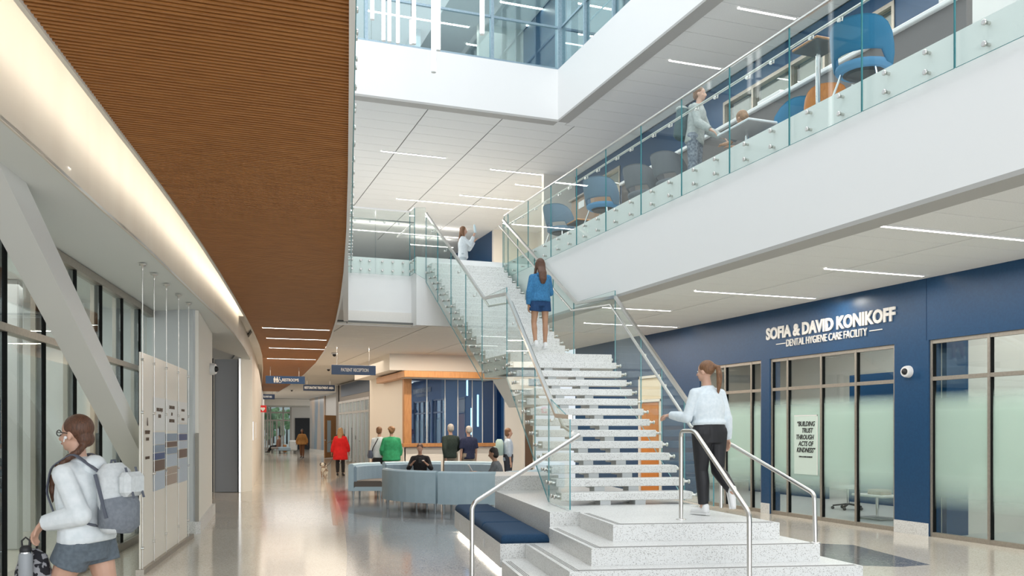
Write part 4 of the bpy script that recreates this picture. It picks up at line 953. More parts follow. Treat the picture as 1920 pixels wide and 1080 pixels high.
# end wall
YEnd = 77.2
ex = lambda u: XY(u, YEnd)
struct('wall_end', wallmb(((ex(545), YEnd, 0), (ex(553), YEnd + .2, Z1C)), ((ex(553), YEnd, 2.65), (ex(640), YEnd + .2, Z1C)), ((-9, YEnd, 0), (ex(470), YEnd + .2, Z1C)), ((ex(582), YEnd, 0), (ex(660), YEnd + .2, Z1C))), CREAM)
struct('trim_end_bulkhead', wallmb(((ex(470), YEnd - 6, 3.55), (ex(640), YEnd + .1, Z1C + .05))), CREAM)
tag(ob('black_partition', MB().rbox((ex(553), YEnd - .1, 0), (ex(581), YEnd, 2.65)), mat('black_panel', (.01, .012, .014), .5)), 'tall black panel at the corridor end beside entrance glazing', 'panel')
eg = setroot('window_8', 'entrance glazing with doors at the end of the corridor', (ex(500), YEnd, 0))
for u in (470, 489, 502, 507, 531, 545): ob('mullion', MB().box((ex(u) - .06, YEnd - .08, 0), (ex(u) + .06, YEnd + .08, 3.9)), ALUM, eg)
for z in (.12, 2.45, 3.1, 3.85): ob('transom', MB().box((ex(470), YEnd - .07, z - .06), (ex(545), YEnd + .07, z + .06)), ALUM, eg)
for u in (492, 498, 511, 519, 527): ob('door_stile', MB().box((ex(u) - .05, YEnd - .06, 0), (ex(u) + .05, YEnd + .06, 2.45)), ALUM, eg)
for a, b in ((470, 489), (489, 507), (507, 531), (531, 545)): ob('pane', MB().box((ex(a), YEnd - .01, .1), (ex(b), YEnd + .01, 3.85)), PANEL, eg)
# garden outside
struct('floor_outside', wallmb(((-40, YEnd + .4, -.3), (40, 120, -.02))), mat('paving', (.5, .5, .47), .8))
LEAF = noisy('foliage', (.10, .20, .08), (.22, .34, .18), 3, .8)
for k, (u, h) in enumerate(((494, 2.8), (505, 2.0), (513, 3.2), (524, 2.4), (538, 2.9))):
    p = PD(u, 800, 84 + 7 * (k * 2 % 5)); m = MB()
    for _ in range(26):
        m.ball((p.x + random.gauss(0, .55), p.y + random.gauss(0, .5), h + random.gauss(0, .6)), random.uniform(.18, .42), 6, 4)
    t = thing('tree', 'garden tree outside the entrance glazing, %s from the left' % ('first', 'second', 'third', 'fourth', 'fifth')[k], 'tree', (p.x, p.y, -.02)); ob('foliage', m, LEAF, t); ob('trunk', MB().loft([(p.x, p.y, -.02), (p.x, p.y, h)], [.09, .05], 8), WOODB, t)
tag(ob('building', MB().box((-25, 118, 0), (30, 120, 9)), mat('pale_building', (.62, .66, .66), .8)), 'pale building across the garden beyond entrance glazing', 'building')
# ================================================================== overhead signs
NAVY = mat('sign_board_navy', (.006, .05, .15), .35); NAVD = mat('sign_board_dark', (.004, .02, .06), .35); SWH = mat('sign_lettering_white', (.85, .85, .83), .4)
def osign(u0, u1, v0, v1, D, txt, lab, m=NAVY, tfrac=.42, icons=False, cx=.5):
    a, b = PD(u0, v0, D), PD(u1, v0, D); zt = a.z; zb_ = PD(u0, v1, D).z; W_ = b.x - a.x; W_ = (b - a).length; X = Vector((1, 0, 0)); y = a.y
    x0 = a.x; x1 = x0 + W_ / math.cos(YAW) * .96 if False else b.x + (b.x - a.x) * .0
    t = thing('hanging_sign', lab, 'sign', ((x0 + x1) / 2, y, zb_))
    ob('board', MB().rbox((x0, y - .03, zb_), (x1, y + .03, zt), .006), m, t)
    for f_ in (.12, .85): xx = x0 + (x1 - x0) * f_; ob('hanger', MB().cyl((xx, y, zt), (xx, y, Z1C), .008, 6), STEEL, t)
    h = zt - zb_; me = text_mesh('lettering', txt, 1, .01 / 1, .012); xs_ = [v.co.x for v in me.vertices]; ys2 = [v.co.y for v in me.vertices]
    th = h * tfrac; s = th / (max(ys2) - min(ys2)); wmax = (x1 - x0) * (.62 if not icons else .42)
    if txt.startswith('RESTOR'): wmax = (x1 - x0) * .92
    sxx = min(s, wmax / (max(xs_) - min(xs_))); cxx = (max(xs_) + min(xs_)) / 2; cyy = (max(ys2) + min(ys2)) / 2
    for v in me.vertices: v.co = Vector(((v.co.x - cxx) * sxx, -v.co.z * .5 , (v.co.y - cyy) * s))
    me.materials.clear(); me.materials.append(SWH); o = bpy.data.objects.new('lettering', me); COL.objects.link(o); o.parent = t; o.location = Vector((x0 + (x1 - x0) * cx, y - .038, (zt + zb_) / 2)) - wloc(t)
    if icons:
        W2 = x1 - x0; zc = (zt + zb_) / 2
        for k, fx in enumerate((.225, .29)):
            X0 = x0 + W2 * fx; m2 = MB().ball((X0, y - .036, zc + h * .30), (h * .08, .006, h * .08), 10, 6)
            if k: m2.sheet([(X0 - h * .1, y - .034, zc + h * .2), (X0 + h * .1, y - .034, zc + h * .2), (X0 + h * .19, y - .034, zc - h * .1), (X0 - h * .19, y - .034, zc - h * .1)], (0, -1, 0), .006)
            else: m2.sheet([(X0 - h * .14, y - .034, zc + h * .2), (X0 + h * .14, y - .034, zc + h * .2), (X0 + h * .13, y - .034, zc - h * .08), (X0 - h * .13, y - .034, zc - h * .08)], (0, -1, 0), .006)
            for dx in (-.06, .06): m2.box((X0 + h * dx - h * .045, y - .04, zc - h * .36), (X0 + h * dx + h * .045, y - .034, zc - h * .05))
            ob('pictogram', m2, SWH, t)
        X0 = x0 + W2 * .36; pts = [Vector((X0 + h * .17 * math.cos(a_), y - .036, zc - h * .18 + h * .17 * math.sin(a_))) for a_ in [k * PI / 8 for k in range(6, 17)]]
        m2 = MB().tube(pts, h * .035, 6).tube([(X0 - h * .06, y - .036, zc + h * .18), (X0 - h * .04, y - .036, zc - .02 * h), (X0 + h * .12, y - .036, zc - .04 * h), (X0 + h * .2, y - .036, zc - h * .28)], h * .04, 6).ball((X0 - h * .06, y - .036, zc + h * .28), (h * .06, .006, h * .06), 8, 6)
        ob('pictogram', m2, SWH, t)
    return t
osign(621.5, 710.5, 684, 702, 25, 'PATIENT RECEPTION', 'navy hanging sign reading PATIENT RECEPTION', tfrac=.36, cx=.52)
osign(498, 575, 704.5, 719, 33, 'RESTROOMS', 'navy hanging sign reading RESTROOMS with pictograms', icons=True, cx=.63, tfrac=.38)
osign(568.5, 631, 721, 732.5, 40, 'RESTORATIVE TREATMENT AREA', 'dark hanging sign reading RESTORATIVE TREATMENT AREA', NAVD, .4)
osign(488, 516, 739, 748.5, 55, 'TREATMENT AREA', 'small far hanging sign at the left corridor wall', NAVD, .4)
p = PD(486, 773, 40); t = thing('defibrillator_sign', 'small red projecting sign with white heart on the corridor wall', 'sign', p)
RED = mat('sign_red', (.75, .01, .01), .4); w_ = 13 * 40 / FPX
ob('board', MB().box((p.x, p.y - .02, p.z), (p.x + w_, p.y + .02, p.z + w_)), RED, t)
m = MB(); c_ = Vector((p.x + w_ / 2, p.y - .025, p.z + w_ * .45)); m.ball(c_ + Vector((-.045, 0, .03)), (.055, .006, .05), 10, 6).ball(c_ + Vector((.045, 0, .03)), (.055, .006, .05), 10, 6)
m.sheet([c_ + Vector((-.095, 0, .01)), c_ + Vector((.095, 0, .01)), c_ + Vector((0, 0, -.1))], (0, -1, 0), .006); ob('heart_emblem', m, SWH, t)
# small wall plates by the corridor entrance and ceiling cameras
for k, (u, v0, v1, D) in enumerate(((474, 790, 826, 26.0), (479, 792, 822, 29.0))):
    p = PD(u, v1, D); zt = PD(u, v0, D).z; tag(ob('room_plaque', MB().rbox((p.x - .02, p.y - .12, p.z), (p.x + .02, p.y + .12, zt)), STEEL), ('nearer steel room plaque on the corridor wall', 'farther steel room plaque on the corridor wall')[k], 'sign')
for u, v, l in ((627, 662, 'black ceiling sensor near the curved ceiling edge'), (616, 690.5, 'black dome sensor left of the reception sign'), (547, 730.5, 'small far ceiling sensor in the corridor')):
    p = PZ(u, v, Z1C - .01); t = thing('ceiling_sensor', l, 'sensor', p); ob('base', MB().cyl(p, p - Vector((0, 0, .04)), .1, 14), PLAST, t); ob('lens_dome', MB().ball(p - Vector((0, 0, .05)), .06, 10, 6), BLACK, t)
# ================================================================== sofas
SOF = noisy('sofa_blue_vinyl', (.43, .56, .63), (.40, .53, .60), 5, .5, .03); SEAT = mat('sofa_seat_taupe', (.13, .11, .095), .7)
SOI = noisy('sofa_inner_fabric', (.30, .40, .48), (.26, .36, .44), 60, .85)
def sofa(lab, p0, p1, bulge, side=1, depth=.78, grp='blue curved sofas in the lobby ring', back_h=.84):
    """p0,p1 = ends of the back; bulge outward; seat on the other side. side=+1: outward is right of p0->p1 reversed"""
    p0 = Vector((*p0, 0)); p1 = Vector((*p1, 0)); d = (p1 - p0); n = Vector((d.y, -d.x, 0)).normalized() * side; N = 9
    back = [p0.lerp(p1, k / (N - 1)) + n * bulge * (1 - (2 * k / (N - 1) - 1) ** 2) for k in range(N)]
    nn = []
    for k in range(N): t = (back[min(k + 1, N - 1)] - back[max(k - 1, 0)]).normalized(); nn.append(Vector((t.y, -t.x, 0)) * side)
    r = thing('curved_sofa', lab, 'sofa', (p0 + p1) / 2, 0, grp)
    def shell(off0, off1, z0, z1, m, nm, rz=.03, b0=0, b1=N):
        mb = MB(); prof = [(off0, z0), (off0, z1 - rz), (off0 - rz * (1 if off0 > off1 else -1), z1), (off1 + rz * (1 if off0 > off1 else -1), z1), (off1, z1 - rz), (off1, z0)]
        V = []; B = back[b0:b1]; Nn = nn[b0:b1]
        for b, n_2 in zip(B, Nn):
            for o, z in prof: V.append(b + n_2 * o + Vector((0, 0, z)))
        F = []; k6 = len(prof)
        for i in range(len(B) - 1):
            for j in range(k6): a = i * k6 + j; b_ = i * k6 + (j + 1) % k6; F.append((a, b_, b_ + k6, a + k6))
        F.append(tuple(range(k6))); F.append(tuple(range((len(B) - 1) * k6, len(B) * k6))[::-1]); mb.add(V, F); return ob(nm, mb, m, r)
    shell(0, -.13, .20, back_h, [SOF], 'backrest'); shell(-.131, -.20, .42, back_h - .05, [SOI], 'back_cushion'); shell(-.131, -depth, .20, .30, [SOF], 'seat_base'); shell(-.14, -depth + .01, .30, .44, [SEAT], 'seat')
    for k in (0, N // 2, N - 1):
        for o in (-.08, -depth + .08):
            kk = min(max(k, 0), N - 1); sh = .08 if k == 0 else (-.08 if k == N - 1 else 0); q = back[kk] + nn[kk] * o + (d.normalized()) * sh
            ob('leg', MB().loft([q + Vector((0, 0, .2)), q], [.032, .016], 8), mat('sofa_leg', (.50, .56, .60), .35, .6), r)
    return r
LD = lambda lat, D: tuple(CW(lat, D))[:2]
sofa('front left curved sofa with its pale blue back to the camera', LD(-2.76, 19.0), LD(-1.50, 17.55), .22, 1)
sofa('front right curved sofa with back to the camera behind the bench', LD(-1.45, 17.45), LD(-.28, 17.3), .12, 1)
sofa('sofa partly hidden behind the terrazzo block', LD(-.05, 17.55), LD(.62, 18.5), .1, 1)
sofa('left end sofa showing its dark taupe seat', LD(-3.88, 21.2), LD(-3.40, 22.6), .18, -1, .8)
sofa('rear sofa where the person in black sits', LD(-3.3, 22.75), LD(-1.85, 23.35), .16, -1)
sofa('rear right sofa behind the person in grey', LD(-1.75, 23.35), LD(-.4, 22.8), .16, -1)
# far lounge seat
fs = CW(-15.7, 62.5); t = thing('lounge_chair', 'pale far lounge chair at the corridor end beside the seated visitor', 'chair', fs)
ob('seat', MB().rbox((fs.x - .6, fs.y - .4, .2), (fs.x + .5, fs.y + .4, .45), .05), SOI, t); ob('backrest', MB().rbox((fs.x + .15, fs.y - .45, .2), (fs.x + .65, fs.y + .4, .92), .08), mat('pale_upholstery', (.55, .58, .58), .6), t)
for dx, dy in ((-.5, -.35), (.5, -.35), (-.5, .35), (.5, .35)): ob('leg', MB().cyl((fs.x + dx, fs.y + dy, 0), (fs.x + dx, fs.y + dy, .2), .025, 6), BLACK, t)
fs2 = CW(-16.5, 63.3); t = thing('lounge_chair', 'grey lounge seat under the far seated visitor', 'chair', fs2)
ob('seat', MB().rbox((fs2.x - .55, fs2.y - .4, .3), (fs2.x + .45, fs2.y + .4, .45), .04), mat('taupe_seat', (.30, .27, .25), .7), t); ob('side_panel', MB().rbox((fs2.x + .3, fs2.y - .42, .05), (fs2.x + .5, fs2.y + .4, .6), .02), OAK, t)
for dx, dy in ((-.45, -.35), (.4, -.35), (-.45, .35), (.4, .35)): ob('leg', MB().cyl((fs2.x + dx, fs2.y + dy, 0), (fs2.x + dx, fs2.y + dy, .3), .02, 6), BLACK, t)
# ================================================================== gallery furniture
CB = noisy('chair_blue_fabric', (.008, .135, .27), (.012, .16, .31), 120, .8, .1); CBL = mat('chair_cornflower', (.08, .25, .45), .7); CBG = noisy('chair_slate_fabric', (.12, .20, .29), (.15, .24, .33), 120, .8); CGR = noisy('chair_grey_fabric', (.14, .15, .17), (.18, .19, .21), 120, .8)
def shell_chair(lab, loc, rz, m, m2, grp='lounge shell chairs on the gallery'):
    """shell lounge chair facing +y with opening under the back"""
    r = thing('shell_chair', lab, 'chair', (0, 0, 0), 0, grp); th = .035
    # wrap-around back: grid angle x height
    A = [math.radians(a) for a in range(-105, 106, 15)]; V = []; top = []
    def pt(a, h, o):
        R = .33 + .05 * h - o; topz = .9 - .25 * (abs(a) / math.radians(105)) ** 3.6; z0 = .40 if abs(a) > math.radians(62) else .53
        z = z0 + (topz - z0) * h; return (R * math.sin(a) * (1 - .12 * max(0, h - .5)), -R * math.cos(a) * (.95) - .05 * h, z)
    mb = MB(); H = [0, .08, .5, .92, 1]; nA, nH = len(A), len(H); Vo = [pt(a, h, 0 if 0 < h < 1 else .008) for a in A for h in H] + [pt(a, h, th if 0 < h < 1 else th - .008) for a in A for h in H]; F = []
    for i in range(nA - 1):
        for j in range(nH - 1): q = i * nH + j; F.append((q, q + nH, q + nH + 1, q + 1)); s = q + nA * nH; F.append((s, s + 1, s + nH + 1, s + nH))
        for j in (0, nH - 1): q = i * nH + j; F.append((q, q + nA * nH, q + nH + nA * nH, q + nH))
    for i in (0, nA - 1):
        for j in range(nH - 1): q = i * nH + j; F.append((q, q + 1, q + 1 + nA * nH, q + nA * nH))
    mb.add(Vo, F, 0, True); ob('backrest', mb, m, r)
    ob('seat', MB().loft([(0, .02, .36), (0, .02, .39), (0, .02, .44), (0, .02, .465)], [(.28, .27), (.32, .31), (.32, .31), (.26, .25)], 20, (1, 0, 0)), m2, r)
    ob('base_plate', MB().loft([(0, .02, .33), (0, .02, .36)], [(.2, .2), (.24, .22)], 16), BLACK, r)
    for sx, sy in ((-1, -1), (1, -1), (1, 1), (-1, 1)): ob('leg', MB().tube([(sx * .2, .02 + sy * .18, .34), (sx * .29, .02 + sy * .27, 0)], .014, 8), CHROME, r)
    r.location = loc; r.rotation_euler = (0, 0, rz); return r
def PXZ(u, X, z=Z2): t_ = (u - U0) / FPX; D = PX(u, X); p = CW(t_ * D, D); return (p.x, p.y, z)
shell_chair('teal blue shell chair turned away at the near gallery edge', PXZ(1618, 7.55), math.radians(-62), CB, CBL)
shell_chair('slate blue shell chair on the gallery beside brown cabinet', PXZ(1130, 7.55), math.radians(-60), CBG, CBL)
shell_chair('pale slate swivel chair at the far end of the gallery', PXZ(1052, 7.6), math.radians(-70), CBG, CBG)
shell_chair('grey shell chair below the walking backpacker', PXZ(1208, 7.9), math.radians(-80), CGR, CGR)
shell_chair('grey shell chair next to the first grey one', PXZ(1262, 8.0), math.radians(-85), CGR, CGR)
shell_chair('blue shell chair beyond the white counter top', PXZ(1476, 8.3), math.radians(30), CB, CBL)
oc_ = shell_chair('orange shell chair at the gallery table', PXZ(1545, 8.05), math.radians(-20), ORANGE_W, mat('orange_seat', (.5, .17, .03), .6)); oc_.scale = (.75, .75, .75)
def table(lab, p, rx_, ry_, h, m=OAK, under=BLACK, grp=None):
    t = thing('side_table', lab, 'table', p, 0, grp); x, y, z = p
    ob('tabletop', MB().rbox((x - rx_, y - ry_, z + h - .03), (x + rx_, y + ry_, z + h)), m, t); ob('underside', MB().box((x - rx_ + .01, y - ry_ + .01, z + h - .045), (x + rx_ - .01, y + ry_ - .01, z + h - .031)), under, t)
    ob('pedestal', MB().cyl((x, y, z + .02), (x, y, z + h - .04), .03, 10), CHROME, t); ob('foot', MB().loft([(x, y, z), (x, y, z + .02)], .22, 18), CHROME, t)
table('dark underside cafe table beside the teal chair', PXZ(1534, 7.5), .22, .24, .98)
table('small table between slate chairs with dark underside', PXZ(1090, 7.75), .22, .26, .45)
table('white topped table under the seated student', PXZ(1400, 7.75), .25, .4, .56, mat('white_top', (.72, .76, .8), .4), mat('grey_under', (.25, .24, .24), .6))
pc_ = PXZ(1100, 8.3); t = thing('tall_cabinet', 'brown cabinet with open niche at the far gallery end', 'cabinet', pc_)
BW = mat('cabinet_brown', (.30, .19, .12), .5)
ob('carcass', MB().rbox((pc_[0] - .1, pc_[1] - .6, Z2), (pc_[0] + .35, pc_[1] + .6, Z2 + 1.25)), BW, t); ob('countertop', MB().rbox((pc_[0] - .15, pc_[1] - .65, Z2 + 1.25), (pc_[0] + .4, pc_[1] + .65, Z2 + 1.29)), mat('taupe_top', (.36, .31, .27), .5), t)
ob('notice', MB().box((pc_[0] - .108, pc_[1] - .1, Z2 + 1.0), (pc_[0] - .101, pc_[1] + .2, Z2 + 1.15)), PLAST, t)
# high back booth line with white cap
bt = thing('booth_partition', 'long grey brown booth partition with white cap along the gallery', 'partition', (8.9, 13, Z2))
ob('panel', MB().rbox((8.86, 8.2, Z2), (8.96, 17.2, Z2 + 1.38)), mat('partition_taupe', (.16, .145, .14), .6), bt); ob('cap', MB().rbox((8.80, 8.2, Z2 + 1.38), (9.02, 17.2, Z2 + 1.44)), WHITE, bt)
bk_ = PXZ(1436, 8.95); tag(ob('paper_stack', MB().rbox((8.85, bk_[1] - .5, Z2 + 1.44), (8.99, bk_[1] + .1, Z2 + 1.52)), PLAST), 'white paper stack lying on the booth cap', 'paper')
# office chair and tray behind the middle storefront
oc = (XW + 2.1, YX(1590, XW + 2.1), 0); t = thing('office_chair', 'white office chair with black star base behind frosted glass', 'chair', oc)
ob('seat', MB().loft([(oc[0], oc[1], .44), (oc[0], oc[1], .5)], [(.24, .24), (.22, .22)], 16), PLAST, t); ob('backrest', MB().rbox((oc[0] - .2, oc[1] + .2, .55), (oc[0] + .2, oc[1] + .26, 1.0), .03), PLAST, t); ob('gas_column', MB().cyl((oc[0], oc[1], .1), (oc[0], oc[1], .44), .03), CHROME, t)
for k in range(5):
    a = k * 2 * PI / 5; q = Vector((oc[0] + .3 * math.cos(a), oc[1] + .3 * math.sin(a), .08)); ob('star_leg', MB().beam((oc[0], oc[1], .12), q, .04, .03), BLACK, t); ob('castor', MB().ball(q - Vector((0, 0, .045)), .035, 8, 6), BLACK, t)
tp_ = (XW + 1.2, YX(1645, XW + 1.2), 0); t = thing('supply_cart', 'low cart with white tray of supplies behind the storefront glass', 'cart', tp_)
ob('tray', MB().rbox((tp_[0] - .25, tp_[1] - .4, .42), (tp_[0] + .25, tp_[1] + .4, .46)), PLAST, t); ob('box', MB().rbox((tp_[0] - .1, tp_[1] - .2, .46), (tp_[0] + .15, tp_[1] + .15, .55)), mat('tan_box', (.45, .3, .2), .6), t)
ob('column', MB().cyl((tp_[0], tp_[1], .03), (tp_[0], tp_[1], .42), .03), CHROME, t); ob('base', MB().rbox((tp_[0] - .22, tp_[1] - .3, 0), (tp_[0] + .22, tp_[1] + .3, .04)), mat('grey_base', (.3, .3, .3), .5), t)
dc = (XW + 1.7, YX(1870, XW + 1.7), 0); t = thing('dental_unit', 'white dental unit post with coiled hose behind the near storefront', 'dental unit', dc)
ob('post', MB().rbox((dc[0] - .06, dc[1] - .06, 0), (dc[0] + .06, dc[1] + .06, 2.2)), PLAST, t); ob('head', MB().rbox((dc[0] - .1, dc[1] - .1, .35), (dc[0] + .1, dc[1] + .35, .75), .02), PLAST, t)
ob('hose', MB().tube([(dc[0] - .05, dc[1] + .3 + .12 * math.sin(a / 4), .5 + .2 * math.cos(a / 4)) for a in range(0, 50)], .012, 6), mat('hose_grey', (.5, .52, .52), .5), t)
t = thing('bench_counter', 'long wood fronted low counter with white edge in near clinic', 'counter', (XW + 2.4, 6.2, 0))
ob('top', MB().rbox((XW + 2.2, 3.5, .55), (XW + 2.8, 8.6, .6)), PLAST, t); ob('front', MB().rbox((XW + 2.24, 3.5, 0), (XW + 2.75, 8.6, .545)), mat('dark_counter', (.05, .05, .05), .5), t)
t = thing('wall_cabinet', 'dark grey wall cabinets along the near clinic rear wall', 'cabinet', (16.6, 8, 0))
for k in range(6): ob('door', MB().rbox((16.5, 3.0 + k * 1.1, .0), (16.98, 4.08 + k * 1.1, 2.5)), mat('cabinet_charcoal', (.075, .075, .072), .5), t)
for k, (y, x0_, x1_) in enumerate(((8.2, XW + .6, XW + 3.6), (6.6, XW + .6, XW + 4.2))):
    t = thing('strip_light', ('suspended strip light in the near clinic, farther one', 'suspended strip light in the near clinic, nearer one')[k], 'ceiling light', ((x0_ + x1_) / 2, y, 3.2))
    ob('diffuser', MB().box((x0_, y - .04, 3.2), (x1_, y + .04, 3.23)), LED, t); ob('housing', MB().box((x0_, y - .045, 3.231), (x1_, y + .045, 3.28)), PLAST, t)
    for x in (x0_ + .3, x1_ - .3): ob('hanger', MB().cyl((x, y, 3.28), (x, y, 3.95), .006, 6), STEEL, t)
for k, (y, lab_) in enumerate(((13.8, 'quotation'), (19.0, 'far'))):
    tag(ob('cove_strip', MB().box((14.3, y - 2.6, 3.45), (14.36, y + 1.9, 3.52)), LED), 'glowing strip at the clinic wall top, %s room' % lab_, 'ceiling light')
# ================================================================== people
def remesh(mb, name, voxel, mats, parent, it=3):
    me = mb.mesh(name + '_raw', mats); o = bpy.data.objects.new('tmp', me); COL.objects.link(o)
    m = o.modifiers.new('r', 'REMESH'); m.mode = 'VOXEL'; m.voxel_size = voxel; m.use_smooth_shade = True
    s = o.modifiers.new('s', 'SMOOTH'); s.iterations = it; s.factor = .5
    dg = bpy.context.evaluated_depsgraph_get(); me2 = bpy.data.meshes.new_from_object(o.evaluated_get(dg)); me2.name = name
    me2.materials.clear()
    for q in mats: me2.materials.append(q)
    bpy.data.objects.remove(o); bpy.data.meshes.remove(me); me2.polygons.foreach_set('use_smooth', [True] * len(me2.polygons))
    r = bpy.data.objects.new(name, me2); COL.objects.link(r); r.parent = parent; return r
def skin(name, c): return noisy('skin_' + name, c, tuple(k * .86 for k in c), 6, .5)
SK1 = skin('fair', (.60, .36, .26)); SK2 = skin('tan', (.46, .25, .15)); SK3 = skin('brown', (.25, .12, .07))
EYEW = mat('eye_white', (.7, .7, .68), .3); EYEB = mat('eye_iris', (.03, .02, .015), .3); LIP = mat('lip', (.42, .14, .11), .5)
def hairm(n, c): return noisy('hair_' + n, c, tuple(k * .5 for k in c), 26, .55, .3, stretch=(6, 6, .7))
HBR = hairm('brown', (.12, .05, .025)); HDK = hairm('dark', (.02, .013, .01)); HBL = hairm('light_brown', (.34, .18, .08)); HGR = hairm('grey', (.55, .50, .44)); HAU = hairm('auburn', (.25, .12, .055)); HBD = hairm('blond', (.48, .29, .14))
def D3(*a): return Vector(a).normalized()
class Fig: pass
def person(label, loc, rz, H=1.7, skinm=SK1, vox=.012, lean=0., twist=0., arms=None, legs=None, head=(0, 0), seated=None, male=False, hair=None, hairstyle='short', top=None, bottom=None, shoes=None, ground=True, lod=0, wide=1.0, group=None, curl=.5):
    """local frame: faces +y, x to its right, z up. arms/legs: dict R,L -> (upper dir, lower dir)"""
    s = H / 1.72; r = thing('person', label, 'person', (0, 0, 0), 0, group); J = Fig(); w = wide
    arms = arms or {}; legs = legs or {}
    thigh, shin, ank = .43 * s, .41 * s, .075 * s
    sp = D3(0, math.sin(lean), math.cos(lean)); P = Vector((0, 0, 0)); J.pel = P
    J.chest = P + sp * .33 * s; J.neck = P + sp * .50 * s; J.base = P - sp * .06 * s
    hn = D3(math.sin(head[1]) * .1, math.sin(lean * .4 - head[0] * .6), 1); J.head = J.neck + hn * .165 * s + Vector((0, .015 * s, 0))
    body = MB(); X = Vector((math.cos(twist), math.sin(twist), 0)); shw = (.185 if male else .165) * s * w; hpw = .09 * s * w
    J.kn = {}; J.an = {}; J.hp = {}; J.el = {}; J.wr = {}; J.sh = {}; J.hd = {}
    for k, sd in (('R', 1), ('L', -1)):
        dU, dL = legs.get(k, ((sd * .02, 0, -1), (0, 0, -1)))[:2]
        hp = Vector((sd * hpw, 0, -.02 * s)); kn = hp + D3(*dU) * thigh; an = kn + D3(*dL) * shin; J.hp[k], J.kn[k], J.an[k] = hp, kn, an
        dU, dL = arms.get(k, ((sd * .14, -.02, -1), (sd * .03, .12, -1)))[:2]
        sh = J.neck - sp * .082 * s + X * sd * shw; el = sh + D3(*dU) * .285 * s; wr = el + D3(*dL) * .25 * s; J.sh[k], J.el[k], J.wr[k] = sh, el, wr; J.hd[k] = D3(*(arms.get(k, (0, dL, dL))[2] if len(arms.get(k, ())) > 2 else dL))
    # torso
    body.loft([P - sp * .12 * s, P - sp * .05 * s, P + sp * .04 * s, P + sp * .16 * s, P + sp * .30 * s, P + sp * .41 * s, P + sp * .465 * s, P + sp * .50 * s],
              [(.08 * s * w, .07 * s), (.15 * s * w, .105 * s), (.16 * s * w, .11 * s), (.125 * s * w, .09 * s), (.15 * s * w, .105 * s), (.130 * s * w, .092 * s), (.08 * s, .066 * s), (.05 * s, .05 * s)], 16, X)
    body.cap(J.neck - sp * .06 * s, J.head - hn * .05 * s, .056 * s, .048 * s)
    # head
    hy = Matrix.Rotation(-head[1], 3, 'Z') @ Matrix.Rotation(head[0], 3, 'X'); J.hR = hy; hv = lambda x, y, z: J.head + hy @ Vector((x * s, y * s, z * s)); J.hv = hv
    body.ball(hv(0, -.008, .03), (.076 * s, .093 * s, .088 * s), 18, 12, R=hy); body.ball(hv(0, .026, -.035), (.056 * s, .066 * s, .075 * s), 16, 10, R=hy)
    body.ball(hv(0, .060, -.085), (.026 * s, .022 * s, .020 * s), 8, 6, R=hy)
    body.cap(hv(0, .082, .012), hv(0, .104, -.028), .009 * s, .0145 * s, 8)
    for sd in (-1, 1):
        body.ball(hv(sd * .077, -.005, -.012), (.010 * s, .018 * s, .030 * s), 8, 6, R=hy)
        body.ball(hv(sd * .040, .060, -.03), (.022 * s, .018 * s, .02 * s), 8, 6, R=hy)
    # arms + hands
    for k, sd in (('R', 1), ('L', -1)):
        sh, el, wr = J.sh[k], J.el[k], J.wr[k]
        body.cap(J.neck - sp * .055 * s + X * sd * .05 * s, sh, .042 * s, .046 * s); body.cap(sh, el, .047 * s, .036 * s); body.cap(el, wr, .037 * s, .026 * s)
        hd = J.hd[k]; side = hd.cross(Vector((0, 0, 1)) if abs(hd.z) < .9 else Vector((0, 1, 0))).normalized(); pn = side.cross(hd).normalized()
        if abs(hd.z) >= .9: pn, side = X * sd, Vector((0, 1, 0))
        pn = -pn if abs(hd.z) >= .9 else -pn   # palm side
        pw = .040 * s; J.palm = getattr(J, 'palm', {}); J.palm[k] = wr + hd * .055 * s + pn * .02 * s
        body.loft([wr - hd * .01 * s, wr + hd * .03 * s, wr + hd * .085 * s, wr + hd * .095 * s], [(.024 * s, .019 * s), (.036 * s, .018 * s), (.040 * s, .015 * s), (.034 * s, .011 * s)], 12, side)
        if lod == 0:
            for q in range(4):
                fl = (.072, .082, .078, .062)[q] * s; b = wr + hd * .085 * s + side * (q - 1.5) * .0195 * s; d1 = (hd + pn * curl * .6).normalized(); d2 = (hd * (1 - curl * .7) + pn * curl * 1.6).normalized()
                body.cap(b, b + d1 * fl * .5, .0092 * s, .0085 * s, 8); body.cap(b + d1 * fl * .5, b + d1 * fl * .5 + d2 * fl * .5, .0085 * s, .0072 * s, 8)
            tb = wr + hd * .02 * s - side * .03 * s; td = (hd * .7 - side * .75 + pn * .5).normalized(); td2 = (hd * .9 - side * .2 + pn * .6).normalized(); body.cap(tb, tb + td * .035 * s, .013 * s, .0105 * s, 8); body.cap(tb + td * .035 * s, tb + td * .035 * s + td2 * .032 * s, .0105 * s, .0085 * s, 8)
        else: body.loft([wr + hd * .09 * s, wr + hd * .14 * s + pn * .02 * s, wr + hd * .165 * s + pn * .04 * s], [(.035 * s, .012 * s), (.03 * s, .011 * s), (.02 * s, .009 * s)], 8, side)
    # legs + feet
    for k, sd in (('R', 1), ('L', -1)):
        hp, kn, an = J.hp[k], J.kn[k], J.an[k]; sh_d = (an - kn).normalized()
        body.cap(hp, kn, .086 * s * w, .054 * s); body.loft([kn, kn.lerp(an, .3) + Vector((0, -.012 * s, 0)), kn.lerp(an, .65), an], [.052 * s, .056 * s, .042 * s, .036 * s], 12); body.ball(kn, .053 * s, 10, 8)
        fd = Vector((sd * .12, 1, 0)).normalized(); 
        if len(legs.get(k, ())) > 2: fd = D3(*legs[k][2])
        upv = Vector((0, 0, 1)); upv = (upv - fd * upv.dot(fd)); upv = upv.normalized() if upv.length > .1 else Vector((0, -1, 0))
